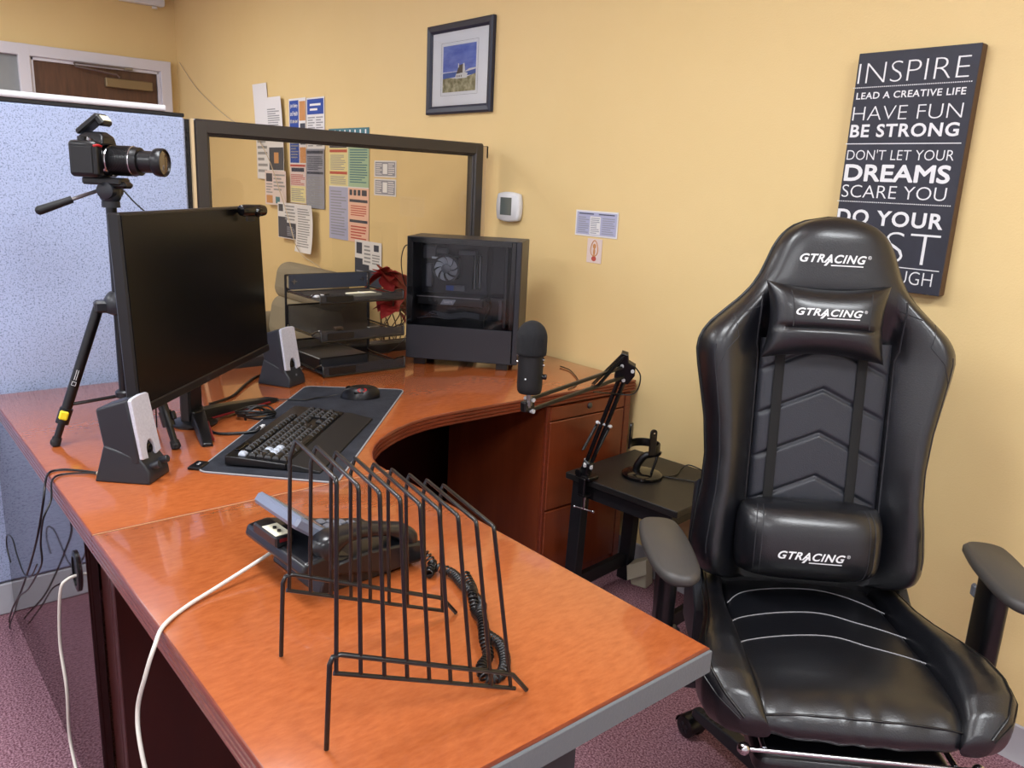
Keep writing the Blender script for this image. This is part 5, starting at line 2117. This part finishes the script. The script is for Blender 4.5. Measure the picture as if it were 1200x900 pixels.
def spring(a, b, r=0.0042):
    n = 44
    L_ = (b - a)
    d = L_.normalized()
    x = d.orthogonal().normalized()
    y = d.cross(x)
    pts = [a] + [a + L_ * (0.08 + 0.84 * i / (n * 8)) + x * (r * math.cos(2 * PI * i / 8)) + y * (r * math.sin(2 * PI * i / 8)) for i in range(n * 8 + 1)] + [b]
    return MB().tube(pts, 0.0013, 4)
for s in (-1, 1):
    off = cross * (0.010 * s)
    spring(EM @ V((-0.020, 0.056, 0.010 * s)), umid - uup * 0.016 + ud.cross(uup) * (0.010 * s)).build('upper_spring', 'black_plastic', ba, smooth=60)
    spring(mid + lside * (0.02 * s), B_ + lside * (0.022 * s - .012) + ld * 0.05).build('lower_spring', 'black_plastic', ba, smooth=60)
m = MB()
m.box((0, 0, 0), (0.02, 0.03, 0.042), 0.004, MX.Translation(W_) @ ud.to_track_quat('Z', 'Y').to_matrix().to_4x4())
wj = m.build('wrist_joint', 'black_plastic', ba)
wx = ud.cross(uup).normalized()
for s in (-1, 1):
    m = MB()
    p = W_ + uup * (0.016 * s) - ud * 0.008
    m.cyl(p - wx * 0.016, p + wx * 0.016, 0.006, seg=12)
    m.build('bolt', 'bolt', wj)
m = MB()
mp = V((1.282, -0.90, 0)) - BA
m.cyl((mp.x, mp.y, 0.862 - TH_), (mp.x, mp.y, 0.902 - TH_), 0.0065, seg=12)
m.cyl((mp.x, mp.y, 0.868 - TH_), (mp.x, mp.y, 0.880 - TH_), 0.010, seg=12)
m.build('mount_screw', 'steel', ba)
m = MB()
m.tube([E_ + lside * .02 + V((0, 0, .03)), E_ + lside * 0.05 + V((0, 0, 0.0)), E_ + lside * 0.035 + V((0, 0, -0.06)), E_ - lside * 0.02 + V((0, -.02, -0.075)), E_.lerp(W_, .35) - uup * .03], 0.0022, 6, smooth=6)
m.build('arm_lead', 'cable_black', ba, smooth=60)

mc = thing('microphone', 'large black studio microphone with foam cap hanging off the boom arm', 'microphone', (1.282, -0.90, 0.902), R(20))
m = MB()
m.lathe([(0.020, 0.0), (0.029, 0.0015), (0.0325, 0.008), (0.0338, 0.02), (0.0338, 0.125)], (0, 0, 0), (0, 0, 1), 36)
mcb = m.build('body', 'black_matte', mc)
m = MB()
prof = [(0.034, 0.105), (0.0395, 0.106), (0.0408, 0.112)]
for k in range(13):
    a = PI / 2 * k / 12
    prof.append((0.0408 * math.cos(a), 0.150 + 0.046 * math.sin(a)))
m.lathe(prof, (0, 0, 0), (0, 0, 1), 36)
m.build('foam_cap', 'foam_black', mc, smooth=70)
# local +x roughly to the right of the photo
for a, z, r, h, nm in ((R(20), 0.048, 0.0075, 0.012, 'volume_knob'),):
    d = V((math.cos(a), math.sin(a), 0))
    m = MB()
    m.lathe([(r, 0.0), (r, h * .8), (r * .8, h), (0.0, h)], V((0, 0, z)) + d * 0.033, d, 16)
    m.build(nm, 'black_gloss', mc)
for a, z in ((R(10), 0.095), (R(10), 0.080), (R(188), 0.10), (R(188), 0.082)):
    d = V((math.cos(a), math.sin(a), 0))
    m = MB()
    m.lathe([(0.004, 0.0), (0.004, 0.006), (0.0, 0.007)], V((0, 0, z)) + d * 0.0325, d, 12)
    m.build('side_screw', 'chrome', mcb)
d = V((math.cos(R(-82)), math.sin(R(-82)), 0))
MB().lathe([(0.0022, 0.0), (0.0022, 0.0014), (0.0, 0.0016)], V((0, 0, 0.045)) + d * 0.0332, d, 10).build('mute_light', 'white', mcb)

# ================================================================== ON THE YELLOW WALL
WY = -0.001  # wall surface


def wallM(x, z, y=WY):
    """flat things on the wall: local x right, local y up, local z out of the wall"""
    return MX(((1, 0, 0, x), (0, 0, -1, y), (0, 1, 0, z), (0, 0, 0, 1)))


sg_ = thing('wall_sign', 'tall black canvas sign with white motivational lettering, partly behind the chair', 'sign', (1.772, -0.001, 1.205))
x0, x1, z0, z1 = 1.612, 1.931, 1.203, 1.836
m = MB()
m.box(((x0 + x1) / 2 - 1.772, -0.0175, (z0 + z1) / 2 - 1.205), (x1 - x0, 0.033, z1 - z0), 0.003)
m.build('canvas_edge', 'sign_side', sg_)
m = MB()
m.box(((x0 + x1) / 2 - 1.772, -0.0345, (z0 + z1) / 2 - 1.205), (x1 - x0 - .001, 0.003, z1 - z0 - .001), 0.001)
face = m.build('canvas_face', 'sign_face', sg_)
m = MB()
T0 = lambda x, y, d: V((x - 1.772, -0.0363, y - 1.205))
L0, L1 = 1.618, 1.911
for s, za, zb, b, xa, xb in (('INSPIRE', 1.756, 1.809, -0.022, L0, L1), ('LEAD A CREATIVE LIFE', 1.7145, 1.7325, 0.016, L0 + .003, L1), ('HAVE FUN', 1.6585, 1.695, -0.018, L0, L1),
                              ('BE STRONG', 1.613, 1.648, 0.024, L0, L1 - .001), ("DON'T LET YOUR", 1.5525, 1.580, -0.008, L0, L1 - .002),
                              ('SCARE YOU', 1.450, 1.4845, -0.010, L0, L1 - .005), ('DO YOUR', 1.376, 1.4175, 0.024, L0 - .004, L1), ('BEST', 1.280, 1.3625, -0.022, L0 - .004, L1), ('AND LAUGH', 1.2255, 1.261, -0.012, 1.640, L1 - .004)):
    m.text(s, xb - xa, zb - za, T0, bold=b, x0=xa, y0=za)
rr_ = 0.0019            # heavy strokes: the same letters laid over each other in a small ring
for i in range(12):
    a = 2 * PI * i / 12
    m.text('DREAMS', L1 - .003 - L0 - 2 * rr_, 0.047 - 2 * rr_, lambda x, y, d, i=i: V((x - 1.772, -0.0363 - i * 0.00003, y - 1.205)),
           x0=L0 + rr_ + rr_ * math.cos(a), y0=1.494 + rr_ + rr_ * math.sin(a))
for z in (1.7455, 1.4385):
    n = 58
    for i in range(n):
        xx = 1.610 + (1.920 - 1.610) * i / (n - 1)
        m.add([T0(xx - .0016, z - .0013, 0), T0(xx + .0016, z - .0013, 0), T0(xx + .0016, z + .0013, 0), T0(xx - .0016, z + .0013, 0)], [(0, 1, 2, 3)])
for z in (1.596, 1.2685):
    m.add([T0(1.609, z - .0012, 0), T0(1.921, z - .0012, 0), T0(1.921, z + .0012, 0), T0(1.609, z + .0012, 0)], [(0, 1, 2, 3)])
m.build('lettering', 'print_white', face, smooth=0)

pf_ = thing('framed_picture', 'dark framed cottage painting with white mat high on the yellow wall', 'picture', (-0.298, -0.002, 1.938))
PWd, PHt, FWd = 0.495, 0.390, 0.036
m = MB()
for k in range(4):
    horiz = k % 2 == 0
    sgn = 1 if k < 2 else -1
    a, b = (PWd / 2, PHt / 2) if horiz else (PHt / 2, PWd / 2)
    # mitred moulding in local (along, across, out)
    prof = [(0, 0), (0, 0.016), (0.008, 0.022), (0.026, 0.018), (FWd, 0.010), (FWd, 0.0)]
    vs = []
    for e in (-1, 1):
        for q, dd in prof:
            al = e * (a - q)
            ac = sgn * (b - q)
            vs.append((al, -dd, ac) if horiz else (ac, -dd, al))
    n = len(prof)
    m.add(vs, [(i, (i + 1) % n, n + (i + 1) % n, n + i) for i in range(n)])
m.build('frame', 'picture_frame', pf_, smooth=20)
MB().box((0, -0.004, 0), (PWd - 2 * FWd + .004, 0.004, PHt - 2 * FWd + .004)).build('mat_board', 'mat_board', pf_)
m = MB()
iw, ih = 0.250, 0.200
ic = V((-0.002, -0.0065, 0.0))
q = lambda fx, fz: ic + V(((fx - .5) * iw, 0, (0.5 - fz) * ih))
def pp(pts, i, dy=0.0):
    m.mat(i)
    m.add([q(*p) + V((0, -dy, 0)) for p in pts], [tuple(range(len(pts)))])
pp([(0, 0.56), (1, 0.56), (1, 0), (0, 0)], 0)
pp([(0, 0.70), (1, 0.66), (1, 0.56), (0, 0.58)], 1, .0001)
pp([(0, 1), (1, 1), (1, 0.64), (.9, .66), (.7, .71), (.45, .72), (.2, .69), (0, .70)], 2, .0002)
pp([(.38, .72), (.74, .72), (.76, .62), (.62, .58), (.42, .60)], 3, .0003)
pp([(.42, .62), (.63, .60), (.62, .42), (.50, .44)], 4, .0004)
pp([(.61, .60), (.69, .58), (.66, .40), (.62, .41)], 3, .0005)
pp([(.47, .50), (.50, .48), (.50, .40), (.47, .40)], 3, .0005)
pp([(.66, .60), (1, .55), (1, .52), (.8, .53)], 3, .0004)
for fx in (.44, .50, .56):
    pp([(fx, .69), (fx + .025, .69), (fx + .025, .65), (fx, .65)], 4, .0006)
m.build('painting', ['paint_sky', 'paint_sea', 'paint_grass', 'white', 'paint_roof'], pf_, smooth=0)
m = MB()
m.tube([ic + V((sx * (iw / 2 + .014), 0.0, sz * (ih / 2 + .014))) for sx, sz in ((-1, -1), (1, -1), (1, 1), (-1, 1))], 0.0006, 4, closed=True)
m.build('mat_line', 'grey_plastic', pf_)
MB().quad((-PWd / 2 + FWd - .004, -0.0095, -PHt / 2 + FWd - .004), (PWd / 2 - FWd + .004, -0.0095, -PHt / 2 + FWd - .004), (PWd / 2 - FWd + .004, -0.0095, PHt / 2 - FWd + .004), (-PWd / 2 + FWd - .004, -0.0095, PHt / 2 - FWd + .004)).build('glass', 'picture_glass', pf_)

th = thing('thermostat', 'white square thermostat with grey screen beside the glass partition post', 'thermostat', (0.106, 0, 1.346))
m = MB()
def thp(w, h, bul, n=8):
    out = []
    for k in range(4):
        for i in range(n):
            t = -1 + 2 * i / n
            a, b = (w / 2, h / 2)
            bb = bul * (1 - t * t)
            p = [(t * a, -b - bb), (a + bb, t * b), (-t * a, b + bb), (-a - bb, -t * b)][k]
            out.append(p)
    return out
m.prism(thp(0.136, 0.108, 0.009), 0.0, 0.030, wallM(0, 0, -0.001), 0.006)
tb_ = m.build('housing', 'white_plastic', th, smooth=50)
MB().box((-0.006, -0.0315, 0.002), (0.074, 0.002, 0.074), 0.0005).build('screen', 'lcd', th)

# a sheet of paper pinned on the wall
def sheet(name, label, cat, x0, x1, z0, z1, base, items, y=0.0, skew=0.0, curl=0.0, group=None, bow=0.0):
    """items: (material, kind, fx0, fz0, fx1, fz1) in fractions from the top left; kind 'fill' or a number of text lines"""
    cx, cz0 = (x0 + x1) / 2, (z0 + z1) / 2
    w, h = x1 - x0, z1 - z0
    mats = [base]
    m = MB()
    def P(fx, fz, d):
        lift = curl * (fz ** 3) + bow * math.sin(PI * fx) * fz + curl * .4 * (1 - fz) ** 6
        return V(((fx - .5) * w + skew * (fz - .5), -0.0012 - y - d - lift, (0.5 - fz) * h))
    def patch(a, b, c, d_, i, dep):
        m.mat(i)
        nu, nv = max(1, int((c - a) * 6)), max(1, int((d_ - b) * 10))
        m.grid(lambda u, v: P(a + (c - a) * u, b + (d_ - b) * v, dep), nu, nv)
    patch(0, 0, 1, 1, 0, 0)
    k = 0
    for it in items:
        mt, kind, a, b, c, d_ = it
        if mt not in mats:
            mats.append(mt)
        i = mats.index(mt)
        k += 1
        if kind == 'fill':
            patch(a, b, c, d_, i, 0.0004 + 0.00002 * k)
        elif isinstance(kind, str):
            m.mat(i)
            m.text(kind, c - a, d_ - b, lambda x, yv, d: P(a + x, d_ - yv, 0.0012), bold=0.02)
        else:
            for r in range(kind):
                zz = b + (d_ - b) * (r + .2) / kind
                e = c - (c - a) * random.choice((0, 0, .05, .12, .3))
                patch(a, zz, e, zz + (d_ - b) / kind * .45, i, 0.0008)
    o = m.build(name, mats, None, smooth=60)
    o.location = (cx, 0, cz0)
    return tag(o, label, cat, group)


G = 'papers pinned to the yellow wall'
sheet('pinned_paper', 'long curled white paper, leftmost of those on the yellow wall', 'paper', -2.58, -2.36, 1.40, 2.0, 'paper', [('paper_print', 8, .1, .45, .8, .95)], 0.002, skew=0.06, curl=0.010, group=G, bow=.006)
sheet('pinned_paper', 'white page with a dark block at its bottom, second paper from the left', 'paper', -2.36, -2.12, 1.455, 1.905, 'paper', [('paper_print', 10, .12, .15, .85, .45), ('paper_dark', 'fill', .1, .68, .98, .99), ('paper_orange', 'fill', .4, .74, .68, .9)], 0.020, skew=0.05, curl=0.012, group=G)
sheet('pinned_paper', 'newsprint sheet with small photos below the second paper from the left', 'paper', -2.38, -2.065, 1.24, 1.455, 'paper_rose', [('paper_dark', 'fill', .06, .08, .36, .32), ('paper_print', 5, .42, .08, .95, .6), ('paper_orange', 'fill', .06, .72, .36, .95), ('paper_teal', 'fill', .5, .75, .7, .95), ('paper_print', 4, .06, .36, .36, .68)], 0.034, group=G)
sheet('safety_poster', 'blue and orange workplace safety poster among the pinned papers', 'poster', -2.068, -1.838, 1.50, 1.885, 'paper', [('paper_blue', 'fill', .04, .03, .58, .98), ('white', 'Job Safety', .09, .08, .53, .15), ('white', 'and Health', .09, .19, .53, .26), ('cream_card', "It's the law!", .09, .31, .53, .37), ('paper_print', 10, .09, .48, .53, .92), ('paper_orange', 'fill', .62, .05, .98, .34), ('paper_dark', 'fill', .66, .38, .96, .7), ('paper_orange', 'fill', .62, .74, .98, .98)], 0.004, group=G)
sheet('pinned_paper', 'white notice with a blue heading, right of the blue safety poster', 'paper', -1.832, -1.603, 1.585, 1.88, 'paper', [('paper_blue', 'fill', .05, .03, .95, .32), ('white', 2, .2, .1, .8, .28), ('paper_print', 12, .08, .36, .48, .95), ('paper_print', 12, .54, .36, .92, .95)], 0.003, group=G)
sheet('pinned_paper', 'grey-lilac page of print directly below the blue-headed notice', 'paper', -1.84, -1.607, 1.245, 1.59, 'paper_grey', [('paper_dark', 'fill', .05, .03, .95, .08), ('paper_dark', 9, .08, .12, .92, .36), ('paper_dark', 'fill', .05, .38, .95, .42), ('paper_print', 12, .08, .46, .92, .95)], 0.006, group=G)
sheet('pinned_paper', 'pale pink page with red lines below the safety poster', 'paper', -2.062, -1.842, 1.265, 1.502, 'paper_rose', [('paper_red', 'fill', .03, .02, .97, .07), ('paper_dark', 'fill', .1, .1, .9, .2), ('paper_red', 8, .06, .26, .94, .55), ('paper_yellow', 'fill', .03, .56, .97, .98), ('paper_print', 7, .08, .62, .92, .95)], 0.007, group=G)
sheet('pinned_paper', 'newsletter page with a dark slanted lower half, low among the papers', 'paper', -2.19, -1.925, 1.04, 1.262, 'paper', [('paper_dark', 'fill', .02, .55, .98, .98), ('paper_dark', 'fill', .05, .05, .3, .25), ('paper_print', 5, .4, .05, .95, .5), ('paper_dark', 'fill', .02, .4, .5, .6), ('paper_grey', 6, .5, .65, .95, .92)], 0.036, group=G)
sheet('pinned_paper', 'lowest curling white letter, right of the dark-bottomed newsletter', 'paper', -1.915, -1.695, 0.975, 1.262, 'paper', [('paper_print', 16, .12, .08, .85, .9)], 0.038, skew=0.01, curl=0.02, group=G, bow=.01)
sheet('wage_poster', 'large four-colour poster in yellow, green, lilac and pink quarters', 'poster', -1.555, -1.10, 1.085, 1.70, 'paper', [
    ('paper_teal', 'fill', .0, .0, 1, .13), ('paper_dark', 'fill', .02, .10, .46, .17), ('paper_yellow', 'fill', .0, .17, .49, .51), ('paper_red', 'fill', .02, .185, .47, .21), ('paper_red', 'fill', .02, .38, .47, .405), ('paper_print', 9, .04, .23, .44, .37), ('paper_print', 6, .04, .42, .44, .5),
    ('paper_green', 'fill', .5, .13, 1, .51), ('paper_teal', 14, .54, .18, .96, .48), ('paper_lav', 'fill', .0, .52, .49, 1.0), ('paper_grey', 16, .04, .55, .45, .97), ('paper_pink', 'fill', .5, .52, 1, 1.0),
    ('paper_dark', 'fill', .53, .535, .6, .585), ('paper_dark', 'fill', .63, .535, .7, .585), ('paper_dark', 'fill', .73, .535, .8, .585), ('paper_dark', 'fill', .83, .535, .95, .585), ('paper_dark', 'fill', .53, .62, .97, .645), ('paper_red', 5, .56, .67, .94, .77), ('paper_dark', 'fill', .53, .80, .97, .825), ('paper_red', 5, .56, .85, .94, .98)] +
    [('white', 'fill', .03 + .125 * k, .015, .06 + .125 * k, .07) for k in range(8)], 0.002)
for k, (z0, z1, lb) in enumerate(((1.445, 1.53, 'upper of two small white notices seen through glass beside the four-colour poster'), (1.35, 1.437, 'lower of two small white notices seen through glass beside the four-colour poster'))):
    sheet('small_notice', lb, 'notice', -1.048, -0.828, z0, z1, 'paper', [('paper_grey', 'fill', .05, .08, .95, .92), ('white', 'fill', .4, .2, .6, .8), ('paper', 6, .08, .14, .36, .88), ('paper', 6, .64, .14, .92, .88)], 0.001, group='small notices beside the four-colour poster')
sheet('flyer', 'black and white flyer with a curved dark base above the red flowers', 'flyer', -1.25, -0.962, 0.85, 1.10, 'paper', [('paper_dark', 'fill', .0, .52, 1, 1), ('paper_dark', 'fill', .0, .4, .3, .55), ('paper', 'fill', .55, .5, 1, .62), ('paper_dark', 'fill', .06, .05, .28, .3), ('paper_print', 5, .36, .08, .6, .5), ('paper_dark', 'fill', .72, .06, .9, .2), ('paper_print', 4, .66, .26, .95, .5), ('paper_grey', 4, .06, .66, .5, .95)], 0.004)
nt_ = sheet('wall_notice', 'white and blue printed notice on the bare wall right of the thermostat', 'notice', 0.504, 0.731, 1.258, 1.356, 'paper', [('paper_lav', 'fill', .03, .06, .97, .94), ('paper_dark', 1, .08, .09, .45, .18), ('paper_dark', 1, .55, .09, .92, .18), ('paper_grey', 8, .07, .24, .33, .9), ('paper', 'fill', .35, .22, .6, .92), ('paper_grey', 9, .37, .26, .58, .9), ('paper_grey', 8, .64, .24, .93, .9)], 0.001, skew=0.0)
m = MB()
cx, cz_c = 0.617, 1.204
m.box((0, -0.0018, 0), (0.079, 0.0012, 0.093), 0.0003)
m.mat(1)
f = lambda x, z, d=0.0026: V((x, -d, z))
m.tube([f(0.019 * math.cos(t * PI / 10) * (1 - .25 * math.sin(t * PI / 10)), 0.010 + 0.030 * math.sin(t * PI / 10)) for t in range(20)], 0.0022, 5, closed=True)
m.mat(2)
m.add([f(0.013 * math.cos(t * PI / 8), -0.030 + 0.010 * math.sin(t * PI / 8)) for t in range(16)], [tuple(range(16))])
m.mat(1)
m.add([f(0.009 * math.cos(t * PI / 8), 0.018 + 0.010 * math.sin(t * PI / 8)) for t in range(16)], [tuple(range(16))])
m.add([f(0.006 * math.cos(t * PI / 8), -0.004 + 0.016 * math.sin(t * PI / 8)) for t in range(16)], [tuple(range(16))])
oc = m.build('drawing_card', ['paper_rose', 'paper_orange', 'paper_red'], None, smooth=40)
oc.location = (cx, 0, cz_c)
tag(oc, 'small card with an orange drawing pinned under the blue printed notice', 'card')
cable('wall_wire', [(-3.98, -0.012, 2.24), (-3.61, -0.012, 2.022), (-3.074, -0.012, 1.816), (-2.6, -0.012, 1.68), (-2.28, -0.055, 1.535), (-2.08, -0.06, 1.30), (-1.97, -0.07, 1.18), (-1.8, -0.08, 0.98), (-1.61, -0.012, 0.869), (-1.5, -0.012, 0.6)], 0.0028, 'tan_edge',
      'thin pale wire drooping across the yellow wall over the papers')

# ================================================================== BEHIND THE GLASS
ac = thing('armchair', 'grey-beige upholstered armchair behind the glass partition', 'armchair', (-1.36, -0.50, 0))
m = MB()
def rb(mb, c, s, r, M=None):
    mb.prism(rrect(s[0], s[1], min(r, s[0] / 2.05, s[1] / 2.05), 5), -s[2] / 2, s[2] / 2, (M or MX.Identity(4)) @ MX.Translation(c), min(r * .6, s[2] / 2.2))
rb(m, (0, 0.0, 0.22), (0.74, 0.70, 0.24), 0.05)
m.build('seat_base', 'armchair_cloth', ac, bevel=0.02, seg=3)
for z, h, y in ((0.62, 0.26, 0.235), (0.83, 0.22, 0.275)):
    m = MB()
    rb(m, (0, 0, 0), (0.66, 0.17, h), 0.07, MX.Translation((0, y, z)) @ MX.Rotation(R(-10), 4, 'X'))
    m.build('back_cushion', 'armchair_cloth', ac, bevel=0.03, seg=3)
m = MB()
rb(m, (0, -0.06, 0.42), (0.56, 0.56, 0.16), 0.06)
m.build('seat_cushion', 'armchair_cloth', ac, bevel=0.03, seg=3)
for s in (-1, 1):
    m = MB()
    rb(m, (s * 0.36, -0.04, 0.40), (0.15, 0.66, 0.48), 0.07)
    m.build('arm', 'armchair_cloth', ac, bevel=0.03, seg=3)
for sx in (-1, 1):
    for sy in (-1, 1):
        MB().cyl((sx * .3, sy * .28, 0.0), (sx * .3, sy * .28, 0.12), 0.02, 0.025).build('leg', 'black_plastic', ac)

pst = thing('plant_stand', 'small dark stand behind the glass partition carrying the red plant', 'stand', (-0.30, -0.35, 0))
MB().lathe([(0.14, 0.50), (0.145, 0.505), (0.145, 0.52), (0.14, 0.525)], (0, 0, 0), (0, 0, 1), 28).build('top', 'table_black', pst)
for k in range(3):
    a = 2 * PI * k / 3 + .4
    MB().cyl((0.07 * math.cos(a), 0.07 * math.sin(a), 0.50), (0.13 * math.cos(a), 0.13 * math.sin(a), 0.0), 0.012).build('leg', 'table_black', pst)
po = thing('poinsettia', 'red-leaved potted plant with bare twigs behind the glass partition', 'plant', (-0.30, -0.35, 0.525))
MB().lathe([(0.06, 0), (0.075, 0.10), (0.082, 0.13), (0.078, 0.135), (0.07, 0.12)], (0, 0, 0), (0, 0, 1), 24).build('pot', 'black_plastic', po)
m = MB()
rng = random.Random(4)
def leaf(mb, c, d, ln, w, tw):
    d = V(d).normalized()
    s = d.cross(V((0, 0, 1)))
    s = s.normalized() if s.length > .1 else V((1, 0, 0))
    n = s.cross(d)
    s2 = s * math.cos(tw) + n * math.sin(tw)
    n2 = s2.cross(d)
    prof = [(0, .05), (.12, .45), (.3, .95), (.5, 1.0), (.72, .7), (.9, .3), (1, .02)]
    vs = []
    for t, k in prof:
        droop = -0.35 * ln * t * t
        for q in (-1, 0, 1):
            vs.append(V(c) + d * (ln * t) + s2 * (w * k * q) + n2 * (0.012 * abs(q) * k) + V((0, 0, droop)))
    fs = []
    for i in range(len(prof) - 1):
        for q in range(2):
            fs.append((i * 3 + q, i * 3 + q + 1, i * 3 + 4 + q, i * 3 + 3 + q))
    mb.add(vs, fs)
for hx, hy, hz, n, ln in ((0.02, -0.05, 0.50, 16, 0.11), (0.05, 0.04, 0.45, 14, 0.11), (-0.02, 0.0, 0.40, 12, 0.10), (0.05, -0.02, 0.36, 10, 0.09), (0.0, 0.07, 0.38, 10, 0.09)):
    for k in range(n):
        a = 2 * PI * k / n * 1.6 + rng.uniform(-.3, .3)
        el = rng.uniform(-0.6, 0.8)
        leaf(m, (hx, hy, hz), (math.cos(a) * math.cos(el), math.sin(a) * math.cos(el), math.sin(el)), ln * rng.uniform(.8, 1.1), 0.040, rng.uniform(-.6, .6))
m.build('red_leaves', 'poinsettia', po, smooth=60)
m = MB()
for k in range(9):
    a = 2 * PI * k / 9
    m.tube([(0.02 * math.cos(a), 0.02 * math.sin(a), 0.11), (0.05 * math.cos(a), 0.05 * math.sin(a), 0.24), (0.05 * math.cos(a + .8) + .02, 0.06 * math.sin(a + .8), 0.34), (0.02, 0.0, 0.42)], 0.0028, 5, smooth=4)
    m.tube([(0.03 * math.cos(a), 0.03 * math.sin(a), 0.12), (0.09 * math.cos(a + .3), 0.09 * math.sin(a + .3), 0.21), (0.13 * math.cos(a), 0.14 * math.sin(a), 0.27)], 0.002, 5, smooth=3)
m.build('twigs', 'twig', po, smooth=60)
m = MB()
for k in range(26):
    a = rng.uniform(0, 2 * PI)
    leaf(m, (0.04 * math.cos(a), 0.04 * math.sin(a), 0.13), (math.cos(a), math.sin(a), rng.uniform(.3, 1.2)), rng.uniform(.06, .10), 0.02, rng.uniform(-.5, .5))
m.build('green_leaves', 'leaf_green', po, smooth=60)
